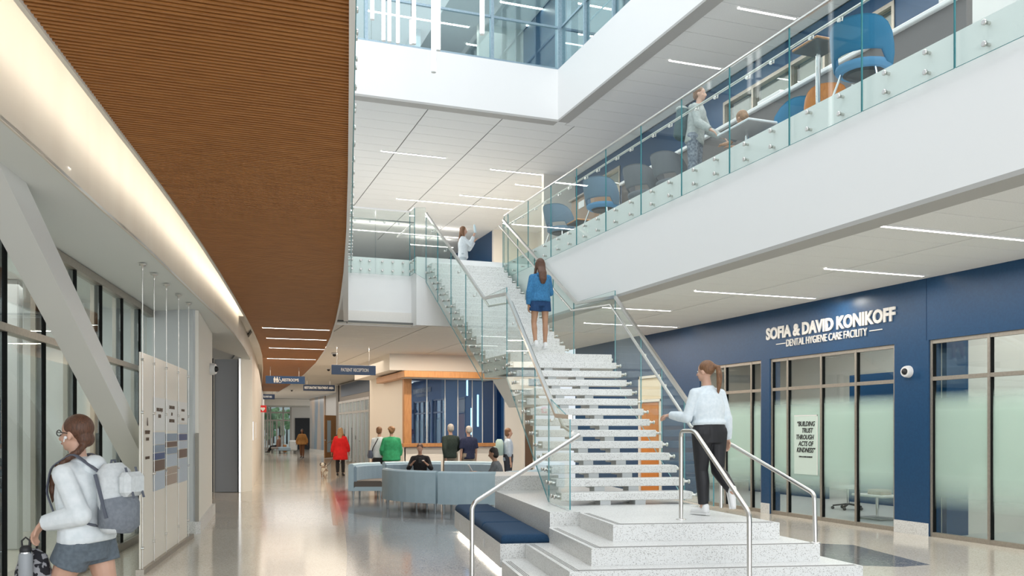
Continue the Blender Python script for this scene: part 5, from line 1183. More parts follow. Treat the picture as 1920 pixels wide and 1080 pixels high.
        heel = an - upv * ank * .55 - fd * .03 * s; toe = an - upv * ank * .72 + fd * .15 * s; body.cap(an, heel, .035 * s, .034 * s, 10); body.cap(heel, toe, .033 * s, .024 * s, 10)
        J.__dict__.setdefault('foot', {})[k] = (heel, toe, fd, upv)
    zmin = min(min(J.foot[k][0].z, J.foot[k][1].z) for k in 'RL') - .036 * s
    off = Vector((0, 0, -zmin if ground else 0)); 
    if seated is not None: off = Vector((0, 0, seated + .10 * s))
    parts = [remesh(body, 'body', vox, [skinm], r)]
    # face
    for sd in (-1, 1):
        parts.append(ob('eye', MB().ball(hv(sd * .030, .079, .008), (.0115 * s, .008 * s, .0075 * s), 8, 6, R=hy).ball(hv(sd * .030, .086, .008), (.0055 * s, .004 * s, .0055 * s), 8, 6, mi=1, R=hy), [EYEW, EYEB], r))
    parts.append(ob('mouth', MB().ball(hv(0, .088, -.058), (.022 * s, .007 * s, .0065 * s), 10, 6, R=hy), LIP, r))
    # clothes
    if top:
        m, sleeve, infl, bot = top['m'], top.get('sleeve', 1.0), top.get('infl', .018) * s, top.get('bot', -.10) * s; c = MB(); fl = top.get('flare', 0) * s
        pth = [P + sp * bot, P + sp * (bot + .03 * s)]; R_ = [(.155 * s * w + infl + fl, .11 * s + infl + fl), (.165 * s * w + infl + fl, .118 * s + infl + fl)]
        if bot < -.2 * s: pth.append(P + sp * -.06 * s); R_.append((.165 * s * w + infl + fl * .5, .12 * s + infl + fl * .5))
        pth += [P + sp * .12 * s, P + sp * .28 * s, P + sp * .40 * s, P + sp * .47 * s, P + sp * .505 * s]; R_ += [(.148 * s * w + infl, .102 * s + infl), (.158 * s * w + infl, .112 * s + infl), (.132 * s * w + infl, .096 * s + infl), (.080 * s + infl * .8, .070 * s + infl * .6), (.058 * s + infl * .5, .056 * s + infl * .5)]
        c.loft(pth, R_, 20, X)
        for k, sd in (('R', 1), ('L', -1)):
            sh, el, wr = J.sh[k], J.el[k], J.wr[k]; c.cap(J.neck - sp * .06 * s + X * sd * .05 * s, sh, .044 * s + infl * .5, .048 * s + infl * .4)
            if sleeve > .5:
                c.cap(sh, el, .049 * s + infl * .45, .041 * s + infl * .7); e2 = el.lerp(wr, (sleeve - .5) * 2 * .97); c.loft([el, el.lerp(e2, .5), e2], [.045 * s + infl * .7, .042 * s + infl * .7, .033 * s + infl * .5], 12); c.ball(el, .046 * s + infl * .7, 10, 8)
            elif sleeve > 0: c.loft([sh, sh.lerp(el, sleeve * 2)], [.050 * s + infl * .6, .050 * s + infl * .9], 12)
        parts.append(remesh(c, top.get('name', 'shirt'), max(vox, .009), [m], r, 2))
        if top.get('hood'): parts.append(remesh(MB().ball(P + sp * .46 * s + Vector((0, -.10 * s, 0)), (.10 * s, .065 * s, .075 * s), 14, 8).ball(P + sp * .49 * s + Vector((0, -.03 * s, 0)), (.085 * s, .075 * s, .035 * s), 14, 8), 'hood', max(vox, .01), [m], r))
        if top.get('hem'): parts.append(ob('hem', MB().loft([P + sp * (bot - .012 * s), P + sp * (bot + .045 * s)], [(.150 * s * w + infl + fl, .105 * s + infl + fl), (.168 * s * w + infl + fl, .122 * s + infl + fl)], 24, X), top['hem'], r))
    if bottom:
        m, ln, infl = bottom['m'], bottom['len'], bottom.get('infl', .012) * s; c = MB()
        c.loft([P - sp * .145 * s, P - sp * .04 * s, P + sp * .05 * s, P + sp * .135 * s], [(.14 * s * w + infl, .10 * s + infl), (.158 * s * w + infl, .112 * s + infl), (.162 * s * w + infl, .112 * s + infl), (.135 * s * w + infl, .096 * s + infl)], 20, X)
        if bottom.get('skirt'):
            L_2 = ln * s; c.loft([P - Vector((0, 0, .04 * s)), P - Vector((0, 0, L_2 * .5)), P - Vector((0, 0, L_2))], [(.16 * s + infl, .115 * s + infl), (.19 * s, .15 * s), (.22 * s, .19 * s)], 20, X)
        else:
            for k in 'RL':
                hp, kn, an = J.hp[k], J.kn[k], J.an[k]; fl = bottom.get('flare', 0) * s
                if ln <= 1: e = hp.lerp(kn, ln); c.loft([hp, e], [.090 * s * w + infl, (.086 - .03 * ln) * s * w + infl + fl], 14); c.ball(hp, .089 * s * w + infl, 12, 8)
                else:
                    c.cap(hp, kn, .089 * s * w + infl, .057 * s + infl); e = kn.lerp(an, (ln - 1) * .97); c.loft([kn, kn.lerp(e, .35) + Vector((0, -.01 * s, 0)), e], [.057 * s + infl, .058 * s + infl, .040 * s + infl + fl], 14); c.ball(kn, .058 * s + infl, 10, 8)
        parts.append(remesh(c, bottom.get('name', 'trousers'), max(vox, .009), [m], r, 2))
    if shoes:
        for k in 'RL':
            heel, toe, fd, upv = J.foot[k]; c = MB(); c.cap(heel + upv * .012 * s, toe, .043 * s, .033 * s, 12); c.cap(heel + upv * .012 * s, heel + upv * .05 * s, .043 * s, .042 * s, 12); sh_ = remesh(c, 'shoe', max(vox, .008), [shoes[0]], r, 2); parts.append(sh_)
            if len(shoes) > 1 and lod == 0: so = ob('sole', MB().loft([heel - upv * .034 * s - fd * .03 * s, heel - upv * .018 * s - fd * .03 * s], [.03 * s, .034 * s], 10).beam(heel - upv * .028 * s - fd * .04 * s, toe - upv * .022 * s + fd * .02 * s, .075 * s, .02 * s), shoes[1], r); parts.append(so)
    # hair
    hm = hair; hx = .055 * s if top and top.get('hood') else 0
    if hm:
        h = MB(); h.ball(hv(0, -.022, .042), (.085 * s, .096 * s, .090 * s), 18, 12, R=hy)
        if hairstyle in ('short', 'bob', 'curly'): h.ball(hv(0, -.05, -.012), (.078 * s, .066 * s, .07 * s), 14, 8, R=hy)
        if hairstyle == 'bob': h.ball(hv(0, -.042, -.045), (.085 * s, .068 * s, .07 * s), 14, 8, R=hy)
        if hairstyle == 'curly':
            random.seed(3)
            for _ in range(26): a = random.uniform(0, 2 * PI); e = random.uniform(-.3, 1.2); h.ball(hv(.085 * math.cos(a) * math.cos(e), -.04 + .075 * math.sin(a) * math.cos(e), .03 + .08 * math.sin(e)), .032 * s, 8, 6)
        if hairstyle in ('long', 'longfront'):
            h.loft([hv(0, -.05, .05), hv(0, -.075, -.06), J.neck + Vector((0, -.085 * s - hx, .0)), J.neck + Vector((.0, -.115 * s - hx, -.13 * s)), J.neck + Vector((0, -.12 * s - hx * .6, -.22 * s))], [(.08 * s, .06 * s), (.085 * s, .05 * s), (.085 * s, .035 * s), (.075 * s, .03 * s), (.04 * s, .015 * s)], 14, X)
            for sd in (-1, 1): h.loft([hv(sd * .07, -.02, .04), hv(sd * .082, -.02, -.06), J.neck + X * sd * .10 * s + Vector((0, .02 * s, -.03 * s)), J.neck + X * sd * .10 * s + Vector((0, .06 * s if hairstyle == 'longfront' else -.05 * s, -.2 * s))], [(.03 * s, .05 * s), (.025 * s, .05 * s), (.03 * s, .03 * s), (.015 * s, .012 * s)], 10)
        if hairstyle == 'ponytail':
            h.ball(hv(0, -.105, .055), (.03 * s, .035 * s, .03 * s), 10, 6, R=hy); h.loft([hv(0, -.10, .06), hv(0.005, -.155, .04), hv(.01, -.165, -.06), hv(.015, -.15, -.17), hv(.02, -.13, -.27)], [(.02 * s, .02 * s), (.034 * s, .03 * s), (.042 * s, .032 * s), (.034 * s, .026 * s), (.01 * s, .008 * s)], 12)
        if hairstyle == 'braid':
            h.ball(hv(0, -.07, -.03), (.062 * s, .05 * s, .055 * s), 12, 8, R=hy)
            pts = [hv(-.03, -.075, -.07), hv(-.07, -.06, -.11), hv(-.10, -.01, -.15), hv(-.115, .05, -.21), hv(-.11, .085, -.27), hv(-.10, .10, -.33), hv(-.10, .10, -.38)]
            for a, b in zip(pts, pts[1:]):
                for f in (0, .5): h.ball(a.lerp(b, f), (.024 * s, .022 * s, .026 * s), 8, 6)
            h.cap(pts[-1], pts[-1] + Vector((0, 0, -.05 * s)), .016 * s, .006 * s)
        hr = remesh(h, 'hair', max(vox, .007), [hm], r, 2); parts.append(hr)
    for p in parts: p.location += off
    r.location = loc; r.rotation_euler = (0, 0, rz); J.root = r; J.off = off; J.s = s; J.X = X; J.sp = sp; J.P = P; return J
def acc(J, name, mb, m): o = ob(name, mb, m); me = o.data; me.transform(Matrix.Translation(o.location)); o.location = J.off; o.parent = J.root; return o
def facing(dirv): return math.atan2(-dirv.x, dirv.y)   # rotation so that +y -> dirv
def at(lat, D, z=0): p = CW(lat, D, z); return (p.x, p.y, z)
WC = noisy('white_sweater', (.70, .76, .79), (.62, .69, .73), 30, .9, .25); WS = noisy('white_sweatshirt', (.74, .78, .80), (.66, .71, .73), 20, .9, .25); SLATE = noisy('slate_shorts', (.13, .16, .19), (.10, .125, .15), 40, .85)
LEG = mat('black_leggings', (.012, .012, .015), .6); DEN = noisy('blue_sweatshirt_cloth', (.045, .20, .40), (.03, .14, .29), 40, .9, .25); NVS = noisy('navy_shorts', (.008, .04, .12), (.012, .055, .15), 40, .85)
def backpack(J, m, m2, w=.30, h=.42, d=.16, z=.14, nm='backpack', straps=True):
    s = J.s; r = J.root; b = MB(); c0 = J.P + J.sp * (z + h / 2) * s + Vector((0, -(.13 + d / 2) * s, 0))
    b.loft([c0 - J.sp * h / 2 * s, c0 - J.sp * h * .44 * s, c0, c0 + J.sp * h * .38 * s, c0 + J.sp * h / 2 * s], [(w * .38 * s, d * .35 * s), (w / 2 * s, d / 2 * s), (w / 2 * s, d / 2 * s), (w * .45 * s, d * .46 * s), (w * .25 * s, d * .25 * s)], 20, J.X)
    return b, c0
# ---- 1 woman walking left with backpack and bottle
LEFT = -RT
J = person('woman in white sweatshirt and grey shorts walking past the left glazing', at(-2.80, 5.9), facing(LEFT + FW * .12), 1.77, SK1, .0085, lean=.11,
    arms={'L': ((-.10, -.48, -.9), (-.02, 1, -.22), (0, .6, -.75)), 'R': ((.12, .15, -.94), (.02, .5, -.85))},
    legs={'L': ((-.02, .42, -.91), (0, -.10, -1)), 'R': ((.02, -.22, -.97), (0, -.35, -.93))}, head=(-.02, 0), hair=HBR, hairstyle='braid', top=dict(m=WS, infl=.034, bot=-.03, flare=.004, name='sweatshirt', hood=True), bottom=dict(m=SLATE, len=.36, infl=.016, flare=.016, name='shorts'), shoes=(PLAST, PLAST), wide=1.12, curl=.9)
GLS = mat('glasses_black', (.01, .01, .01), .3)
hv = J.hv
m = MB()
for sd in (-1, 1): m.tube([hv(sd * .032 + .024 * math.cos(a), .094 + .0 * a, .010 + .019 * math.sin(a)) for a in [k * PI / 6 for k in range(13)]], .003, 6); m.tube([hv(sd * .056, .092, .016), hv(sd * .080, -.005, .006)], .003, 6)
m.tube([hv(-.009, .096, .012), hv(.009, .096, .012)], .003, 6); acc(J, 'glasses', m, GLS)
acc(J, 'earbud', MB().ball(hv(-.09, .012, -.02), .011, 8, 6).cap(hv(-.092, .018, -.026), hv(-.09, .024, -.045), .004, .004, 6), PLAST)
# backpack
BPW = noisy('backpack_canvas_white', (.62, .65, .66), (.55, .58, .59), 40, .9, .2); BPG = noisy('backpack_grey', (.20, .22, .25), (.16, .18, .21), 40, .9, .2); STR = mat('backpack_strap', (.10, .11, .14), .8)
bx = thing('backpack', 'pale canvas backpack with grey lower panel on the walking woman', 'backpack', J.root.location, J.root.rotation_euler.z)
b, c0 = backpack(J, BPW, BPG, .30, .44, .19, .04); s = J.s
def bacc(nm, mb, m, parent=None, rm=None):
    parent = parent or bx
    if rm: o = remesh(mb, nm, rm, [m], parent)
    else: o = ob(nm, mb, m); o.data.transform(Matrix.Translation(o.location)); o.parent = parent
    o.location = J.off; return o
bacc('main_compartment', b, BPW)
b2 = MB().loft([c0 + Vector((0, -.015, -.21 * s)), c0 + Vector((0, -.02, -.18 * s)), c0 + Vector((0, -.02, -.04 * s)), c0 + Vector((0, -.012, 0))], [(.11 * s, .085 * s), (.155 * s, .112 * s), (.155 * s, .112 * s), (.15 * s, .10 * s)], 20, J.X); bacc('lower_panel', b2, BPG)
b3 = MB().rbox((c0.x - .11, c0.y - .15, c0.z + .01), (c0.x + .11, c0.y - .06, c0.z + .17), .03); bacc('front_pocket', b3, BPW)
for sd in (-1, 1):
    pts = [c0 + Vector((sd * .09, .06, .17)), J.P + J.sp * .52 * s + Vector((sd * .10, -.02, .03)), J.P + J.sp * .46 * s + Vector((sd * .125, .12, .0)), J.P + J.sp * .30 * s + Vector((sd * .135, .165, 0)), J.P + J.sp * .14 * s + Vector((sd * .16, .10, 0)), c0 + Vector((sd * .14, .05, -.17))]
    bacc('shoulder_strap', MB().loft(bend(pts, .04, 3), (.006, .022), 8, (0, 1, 0)), STR)
    bacc('compression_strap', MB().beam(c0 + Vector((sd * .156, .05, .16)), c0 + Vector((sd * .160, -.03, -.12)), .012, .02), STR)
for dx in (-.06, .06): bacc('vertical_strap', MB().beam(c0 + Vector((dx, -.10, .2)), c0 + Vector((dx, -.16, .0)), .02, .006), STR)
bacc('grab_handle', MB().tube([c0 + Vector((-.03, .02, .21)), c0 + Vector((-.02, .02, .245)), c0 + Vector((.02, .02, .245)), c0 + Vector((.03, .02, .21))], .007, 8), STR)
# lunch bag and bottle in the left hand
hb = J.wr['L'] + J.hd['L'] * .10 + Vector((0, .01, 0)); M4 = Matrix.Rotation(J.root.rotation_euler.z, 4, 'Z')
hw = J.root.location + (M4 @ (hb + J.off))
bt_ = thing('water_bottle', 'grey insulated bottle with black loop lid in her hand', 'bottle', hw); u_ = Vector((hw.x, hw.y, hw.z))
bo = u_ + Vector((-.03, -.05, -.10)); BOT = mat('bottle_grey', (.30, .32, .34), .45)
ob('bottle_body', MB().loft([bo + Vector((0, 0, -.26)), bo + Vector((0, 0, -.25)), bo + Vector((0, 0, -.02)), bo], [.035, .042, .042, .034], 20), BOT, bt_)
ob('lid', MB().loft([bo, bo + Vector((0, 0, .012)), bo + Vector((0, 0, .03)), bo + Vector((0, 0, .045))], [.033, .036, .034, .022], 18), BLACK, bt_)
ob('loop', MB().tube([bo + Vector((-.02, 0, .04)), bo + Vector((-.022, 0, .075)), bo + Vector((0, 0, .095)), bo + Vector((.022, 0, .075)), bo + Vector((.02, 0, .04))], .006, 8), BLACK, bt_)
ob('steel_ring', MB().loft([bo + Vector((0, 0, -.004)), bo + Vector((0, 0, .004))], .0365, 18), CHROME, bt_)
lb_ = thing('lunch_bag', 'black and grey patterned lunch bag carried with the bottle', 'bag', hw); bg_ = bo + Vector((.03, .10, -.02))
ob('bag_body', MB().loft([bg_ + Vector((0, 0, -.27)), bg_ + Vector((0, 0, -.25)), bg_ + Vector((0, 0, -.12)), bg_ + Vector((0, 0, -.01)), bg_ + Vector((0, 0, .03))], [(.09, .06), (.115, .075), (.115, .08), (.085, .055), (.03, .02)], 18, tuple(RT)), noisy('patterned_fabric', (.015, .015, .02), (.30, .30, .32), 28, .9, lo=.48, hi=.52, detail=1), lb_)
ob('bag_handle', MB().tube([bg_ + Vector((-.02, 0, .02)), hw + Vector((-.01, .01, -.01)), hw + Vector((.02, .02, -.01)), bg_ + Vector((.02, 0, .02))], .007, 8), BLACK, lb_)
# ---- 2 woman stepping up on the plinth
fwd = (LA * .9 - RT * .35)
J = person('woman with ponytail in pale sweater and black leggings climbing the plinth', at(2.24, 10.15, .683), facing(fwd), 1.74, SK1, .0095, lean=.07,
    arms={'L': ((-.28, .10, -.95), (-.12, .75, .10), (-.1, .95, -.1)), 'R': ((.22, -.12, -.97), (.16, .12, -.98))},
    legs={'L': ((.06, .10, -1), (.02, -.06, -1)), 'R': ((-.02, -.06, -1), (-.22, -.82, -.52), (-.1, -.35, -.93))}, head=(-.05, -.35), hair=HAU, hairstyle='ponytail', top=dict(m=WC, infl=.024, bot=.06, flare=.002, name='sweater'), bottom=dict(m=LEG, len=1.95, infl=.018, name='leggings'), shoes=(PLAST, PLAST), wide=1.18, curl=.8)
# ---- 3 woman on the upper flight
p3_ = at(.51, 16.05, 3.10)
J = person('woman with long brown hair in blue sweatshirt and navy shorts on the stairs', p3_, facing(Vector((0, 1, 0)) + RT * .05), 1.61, SK2, .010, lean=.03,
    arms={'L': ((-.20, -.05, -1), (-.02, .15, -1)), 'R': ((.22, .25, -.9), (-.1, .9, .05))}, legs={'L': ((-.06, .12, -1), (-.02, -.30, -1)), 'R': ((.03, .04, -1), (.0, .02, -1))}, hair=HBR, hairstyle='long', top=dict(m=DEN, infl=.034, bot=-.05, flare=.006, name='sweatshirt', hood=True), bottom=dict(m=NVS, len=.48, infl=.020, flare=.03, name='shorts'), shoes=(PLAST, PLAST), curl=.5)
# ---- 4 woman drinking at the stair top
J = person('woman in white shirt drinking from a bottle at the stair top', at(-1.33, 24.3, Z2), facing(RT), 1.66, SK1, .02, lod=1,
    arms={'R': ((.1, .62, -.5), (-.2, .35, 1)), 'L': ((-.1, .5, -.7), (.3, .6, .8))}, hair=HAU, hairstyle='long', top=dict(m=WC, infl=.03, bot=-.12, name='shirt'), bottom=dict(m=mat('pale_jeans', (.45, .52, .56), .8), len=1.9, infl=.014), shoes=(PLAST,))
w_ = J.root.location + Matrix.Rotation(J.root.rotation_euler.z, 3, 'Z') @ (J.wr['R'] + J.off) + Vector((.05, 0, .1)); tag(ob('drink_bottle', MB().loft([w_, w_ + Vector((-.02, 0, .17)), w_ + Vector((-.03, 0, .22))], [.035, .035, .015], 12), mat('pale_bottle', (.6, .75, .8), .3)), 'pale bottle the woman at the stair top drinks from', 'bottle')
# ---- 5 man with backpack on gallery
gp = PXZ(1303, 7.95)
HOOD = noisy('grey_hoodie', (.40, .43, .42), (.32, .35, .34), 25, .9, .25)
J = person('person in grey hoodie with green backpack walking on the gallery', gp, facing(Vector((.6, -.7, 0))), 1.78, SK1, .014, lean=.12,
    arms={'R': ((.15, .25, -.95), (.05, .75, -.55)), 'L': ((-.2, .3, -.92), (.05, .8, -.5))}, hair=HAU, hairstyle='short', male=True, top=dict(m=HOOD, infl=.034, bot=-.12, name='hoodie', hood=True), bottom=dict(m=noisy('mottled_trousers', (.10, .12, .16), (.26, .29, .33), 30, .9), len=1.9, infl=.022), shoes=(PLAST,), lod=1)
bx = thing('backpack', 'dark green backpack worn by the person on the gallery', 'backpack', J.root.location, J.root.rotation_euler.z); b, c0 = backpack(J, None, None, .34, .50, .22, .0); bacc('main_compartment', b, noisy('green_pack', (.045, .10, .11), (.03, .07, .08), 20, .8)); bacc('top_flap', MB().ball(c0 + Vector((0, 0, .22)), (.15, .11, .06), 16, 8), HOOD)
# ---- 6,7 seated on gallery
ps = PXZ(1432, 8.25)
J = person('student in grey shirt bent over the white table on the gallery', ps, facing(Vector((-.2, 1, 0))), 1.74, SK2, .016, lean=.75, seated=.36, ground=False, lod=1, legs={'L': ((-.1, 1, -.1), (0, 0, -1)), 'R': ((.1, 1, -.1), (0, 0, -1))}, arms={'R': ((.1, .7, -.6), (-.3, .8, .2)), 'L': ((-.1, .7, -.6), (.3, .8, .2))}, hair=HBL, top=dict(m=noisy('grey_tee', (.14, .15, .16), (.11, .12, .13), 20, .9), sleeve=.4, infl=.02), bottom=dict(m=LEG, len=1.9), shoes=(BLACK,), head=(-.5, 0))
def stool(lab, p, h=.45, m=CGR):
    t = thing('stool', lab, 'stool', p); x, y, z = p; ob('seat', MB().loft([(x, y, z + h - .05), (x, y, z + h)], [.2, .19], 18), m, t); ob('pedestal', MB().cyl((x, y, z), (x, y, z + h - .05), .03, 10), CHROME, t); ob('foot', MB().loft([(x, y, z), (x, y, z + .02)], .19, 18), CHROME, t)
stool('grey stool under the bent student on the gallery', ps, .34)
pd_ = PXZ(1416, 9.6)
J = person('dark haired student seated behind the booth cap on the gallery', pd_, facing(Vector((-1, .2, 0))), 1.74, SK3, .02, seated=.58, ground=False, lod=1, legs={'L': ((-.1, 1, -.1), (0, 0, -1)), 'R': ((.1, 1, -.1), (0, 0, -1))}, hair=HDK, top=dict(m=LEG, infl=.02), bottom=dict(m=LEG, len=1.9), shoes=(BLACK,))
stool('grey stool hidden behind the booth partition', pd_, .57)
# ---- lobby people
BLK = noisy('black_cloth', (.012, .012, .014), (.02, .02, .024), 40, .9); KH = noisy('khaki_cloth', (.26, .22, .17), (.20, .165, .125), 30, .9); GRN = noisy('green_print', (.02, .25, .10), (.03, .33, .14), 12, .8); NVY = noisy('navy_shirt', (.01, .015, .045), (.016, .022, .06), 30, .9); DGN = noisy('black_green_shirt', (.012, .022, .018), (.02, .035, .028), 30, .9); REDC = noisy('red_coat_cloth', (.66, .006, .008), (.56, .004, .006), 10, .8)
J = person('person in black on the rear sofa looking at a phone', at(-2.33, 22.75), facing(-FW), 1.72, SK1, .018, lean=.1, seated=.42, ground=False, lod=1, head=(-.35, 0), legs={'L': ((-.25, 1, .02), (.1, .1, -1)), 'R': ((.12, 1, .08), (-.35, .15, -.9))},
    arms={'R': ((.35, .25, -.9), (-.55, .75, .62)), 'L': ((-.35, .25, -.9), (.55, .75, .62))}, hair=HBR, top=dict(m=BLK, sleeve=.8, infl=.022), bottom=dict(m=BLK, len=1.9, infl=.02), shoes=(BLACK,), male=True)
wr_ = J.root.location + Matrix.Rotation(J.root.rotation_euler.z, 3, 'Z') @ ((J.wr['R'] + J.wr['L']) / 2 + J.off); tag(ob('phone', MB().rbox((wr_.x - .04, wr_.y - .07, wr_.z + .0), (wr_.x + .04, wr_.y - .055, wr_.z + .15)), BLACK), 'black phone held by the person on the rear sofa', 'phone')
acc(J, 'name_badge', MB().rbox((-.115, .135, .33), (-.045, .15, .37)), PLAST)
J = person('person in grey jacket seated on the front right sofa with a phone', at(-.28, 18.25), facing(LEFT + FW * .1), 1.70, SK2, .016, lean=.12, seated=.42, ground=False, lod=1, head=(-.25, 0), legs={'L': ((-.1, 1, 0), (0, 0, -1)), 'R': ((.1, 1, 0), (0, 0, -1))},
    arms={'R': ((.15, .5, -.85), (-.15, .9, .30)), 'L': ((-.15, .5, -.85), (.1, .9, .35))}, hair=HDK, hairstyle='bob', top=dict(m=noisy('grey_jacket', (.17, .18, .19), (.13, .14, .15), 30, .9), infl=.026), bottom=dict(m=BLK, len=1.9), shoes=(BLACK,))
wr_ = J.root.location + Matrix.Rotation(J.root.rotation_euler.z, 3, 'Z') @ (J.wr['L'] + J.hd['L'] * .1 + J.off); tag(ob('phone', MB().beam(wr_, wr_ + Vector((-.08, 0, .13)), .07, .012), PLAST), 'white phone held by the person in grey', 'phone')
J = person('woman in white top and black skirt facing the reception wall', at(-3.71, 25), facing(FW + RT * .2), 1.72, SK1, .018, lod=1, hair=HAU, hairstyle='short', top=dict(m=WC, infl=.03, bot=-.08, name='blouse'), bottom=dict(m=BLK, len=.45, skirt=True, name='skirt'), shoes=(BLACK,))
acc(J, 'bag_strap', MB().tube([(.02, -.15, .46), (-.14, -.12, .2), (-.22, -.02, 0.02)], .012, 6), BLACK)
hb_ = J.root.location; tag(ob('handbag', MB().loft([(hb_[0] - .26, hb_[1] - .02, .86), (hb_[0] - .26, hb_[1] - .02, .93), (hb_[0] - .26, hb_[1] - .02, 1.08)], [(.06, .1), (.08, .14), (.05, .11)], 14), mat('slate_leather', (.08, .10, .15), .5)), 'slate handbag at the hip of the woman in white', 'handbag')
J = person('woman in green patterned tunic beside the woman in white', at(-3.34, 24.8), facing(FW - RT * .25), 1.73, SK1, .018, lod=1, wide=1.15, hair=HBL, hairstyle='curly', arms={'L': ((-.25, .1, -1), (.1, .5, -.8)), 'R': ((.2, .1, -1), (0, .3, -1))}, top=dict(m=GRN, infl=.04, bot=-.16, flare=.03, sleeve=.85, name='tunic'), bottom=dict(m=KH, len=1.9), shoes=(BLACK,))
J = person('white haired man in black shirt and khaki trousers', at(-1.66, 24.2), facing(FW * .8 - RT * .45), 1.80, SK1, .018, lod=1, male=True, hair=HGR, arms={'L': ((-.12, -.35, -1), (.1, -.1, -1)), 'R': ((.25, .3, -.9), (-.2, .7, -.4))}, legs={'L': ((-.02, .2, -1), (0, -.05, -1)), 'R': ((.02, -.15, -1), (0, -.2, -1))}, top=dict(m=DGN, infl=.03, bot=-.1, wide=1), bottom=dict(m=KH, len=1.92, infl=.026), shoes=(BLACK,))
J = person('balding man in navy polo shirt and khaki trousers', at(-1.18, 24.4), facing(FW * .8 - RT * .5), 1.76, SK1, .018, lod=1, male=True, hair=HGR, legs={'L': ((-.02, .3, -1), (0, -.05, -1)), 'R': ((.02, -.2, -1), (0, -.3, -1))}, top=dict(m=NVY, infl=.03, bot=-.1, sleeve=.42), bottom=dict(m=KH, len=1.92, infl=.026), shoes=(BLACK,))
J = person('person in pale blue shirt with mint backpack by the reception corner', at(-.10, 23.6), facing(RT + FW * .2), 1.68, SK1, .018, lod=1, hair=HAU, hairstyle='bob', top=dict(m=noisy('pale_blue_shirt', (.50, .58, .66), (.42, .5, .6), 20, .9), sleeve=.75, infl=.024), bottom=dict(m=mat('charcoal_cloth', (.035, .04, .055), .9), len=1.92, infl=.024), shoes=(BLACK,))
bx = thing('backpack', 'mint green backpack on the person by the reception corner', 'backpack', J.root.location, J.root.rotation_euler.z); b, c0 = backpack(J, None, None, .30, .44, .22, .05); bacc('main_compartment', b, mat('mint_canvas', (.42, .55, .50), .9)); bacc('front_pocket', MB().rbox((c0.x - .1, c0.y - .17, c0.z - .16), (c0.x + .1, c0.y - .08, c0.z + .02), .03), mat('mint_canvas', (.42, .55, .50), .9))
J = person('woman in bright red coat and black trousers walking a small dog', at(-6.10, 31.8), facing(FW), 1.71, SK1, .02, lod=1, hair=HBD, hairstyle='long', arms={'L': ((-.3, .0, -1), (-.25, .1, -1)), 'R': ((.3, .1, -1), (.1, .5, -.9))}, top=dict(m=REDC, infl=.05, bot=-.36, flare=.06, name='coat'), bottom=dict(m=BLK, len=1.92), shoes=(BLACK,))
J = person('dark haired person in black at the wooden corridor door', at(-8.62, 45), facing(-FW - RT * .4), 1.74, SK3, .025, lod=1, hair=HDK, hairstyle='curly', top=dict(m=BLK, sleeve=.4, infl=.02), arms={'R': ((.4, .3, -.8), (.7, .3, -.3)), 'L': ((-.2, 0, -1), (0, .2, -1))}, bottom=dict(m=BLK, len=1.92), shoes=(BLACK,))
J = person('long haired woman in tan cape walking down the corridor', at(-12.2, 52), facing(-FW), 1.70, SK3, .025, lod=1, hair=HDK, hairstyle='longfront', top=dict(m=noisy('tan_cape', (.42, .21, .06), (.34, .16, .045), 8, .9), infl=.05, bot=-.14, flare=.10, sleeve=.95, name='cape'), arms={'R': ((.4, 0, -1), (.2, .2, -1)), 'L': ((-.4, 0, -1), (-.2, .2, -1))}, bottom=dict(m=noisy('brown_tights', (.20, .09, .045), (.16, .07, .03), 8, .8), len=1.92), legs={'L': ((0, .2, -1), (0, 0, -1)), 'R': ((0, -.15, -1), (0, -.3, -1))}, shoes=(BLACK,))
J = person('visitor reclining on the far lounge seat at the corridor end', at(-16.55, 63.2), facing(-RT), 1.74, SK2, .025, lean=-.25, seated=.43, ground=False, lod=1, hair=HDK, legs={'L': ((-.1, 1, -.1), (0, .6, -.8)), 'R': ((.1, 1, -.1), (0, .5, -.85))}, top=dict(m=noisy('rust_shirt', (.25, .14, .10), (.2, .11, .08), 20, .9), infl=.03), bottom=dict(m=BLK, len=1.92), shoes=(BLACK,))
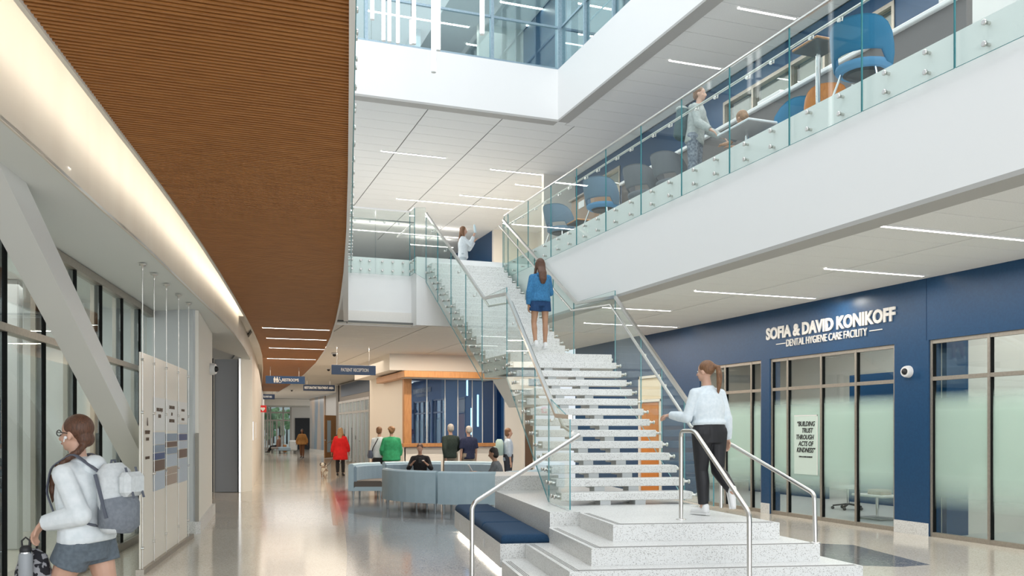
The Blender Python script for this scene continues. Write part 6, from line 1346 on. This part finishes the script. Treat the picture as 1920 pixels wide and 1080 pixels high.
# ---- dog
def dog(lab, p, rz):
    r = thing('dog', lab, 'dog', (0, 0, 0)); b = MB()
    b.loft([(0, -.17, .20), (0, -.12, .21), (0, 0, .215), (0, .10, .22), (0, .15, .235)], [(.04, .045), (.065, .07), (.068, .075), (.075, .085), (.05, .06)], 14, (1, 0, 0))
    b.cap((0, .13, .25), (0, .19, .35), .055, .045); b.ball((0, .21, .38), (.055, .06, .052), 12, 8); b.cap((0, .24, .365), (0, .295, .35), .03, .02)
    for sx in (-1, 1):
        b.cap((sx * .045, .11, .19), (sx * .045, .115, .10), .03, .018); b.cap((sx * .045, .115, .10), (sx * .045, .11, .02), .016, .015); b.cap((sx * .045, .11, .018), (sx * .045, .14, .016), .017, .014)
        b.cap((sx * .045, -.12, .18), (sx * .05, -.085, .12), .042, .025); b.cap((sx * .05, -.085, .12), (sx * .05, -.15, .075), .022, .014); b.cap((sx * .05, -.15, .075), (sx * .05, -.135, .02), .014, .014); b.cap((sx * .05, -.135, .018), (sx * .05, -.105, .015), .017, .013)
    b.tube([(0, -.17, .23), (0, -.24, .28), (0, -.26, .35)], .014, 8)
    remesh(b, 'body', .009, [noisy('dog_fur', (.72, .68, .6), (.30, .2, .13), 9, .9, lo=.5, hi=.6)], r, 2)
    for sx in (-1, 1): ob('ear', MB().loft([(sx * .04, .19, .42), (sx * .062, .19, .39), (sx * .065, .20, .34)], [(.02, .012), (.024, .01), (.01, .006)], 8), mat('dog_ear', (.06, .04, .03), .9), r); ob('eye', MB().ball((sx * .024, .262, .395), .008, 6, 4), BLACK, r)
    ob('nose', MB().ball((0, .312, .355), .012, 8, 6), BLACK, r); ob('harness', MB().loft([(0, .085, .22), (0, .105, .225)], [(.078, .088), (.079, .089)], 14, (1, 0, 0)), mat('harness', (.05, .05, .06), .8), r)
    r.location = p; r.rotation_euler = (0, 0, rz); r.scale = (1.25, 1.25, 1.25); return r
dp = at(-6.42, 30.6); dog('small white and brown dog walking toward the camera', dp, facing(-FW))
a_ = Vector(dp) + Vector((0, 0, .33)); b_ = Vector(at(-6.28, 31.8)) + Vector((0, 0, .78)); tag(ob('dog_leash', MB().tube([a_, a_.lerp(b_, .5) - Vector((0, 0, .08)), b_], .006, 6), BLACK), 'thin leash from the dog to the red coat woman', 'leash')
# ------------------------------------------------------------------ group phrases for repeated things
GRP = {'ceiling light': 'linear ceiling lights', 'pendant light': 'slim pendant tubes', 'tree': 'garden trees beyond the entrance', 'sensor': 'ceiling sensors', 'stool': 'gallery stools',
       'table': 'small gallery tables', 'handrail': 'pipe handrails on the plinth', 'backpack': 'backpacks worn by people', 'balustrade': 'glass balustrades', 'column': 'vestibule columns',
       'security camera': 'security cameras', 'phone': 'phones in hand', 'screen': 'blue screens behind the reception glass', 'guard rail': 'third level guard rails'}
for o in list(bpy.data.objects):
    if not o.parent and o.get('category') in GRP and not o.get('group'): o['group'] = GRP[o['category']]
    if not o.parent and o.get('category') == 'sign' and o.name.startswith('hanging_sign'): o['group'] = 'overhead hanging signs'
    if not o.parent and o.get('category') == 'person' and not o.get('group'): o['group'] = 'people in the building'
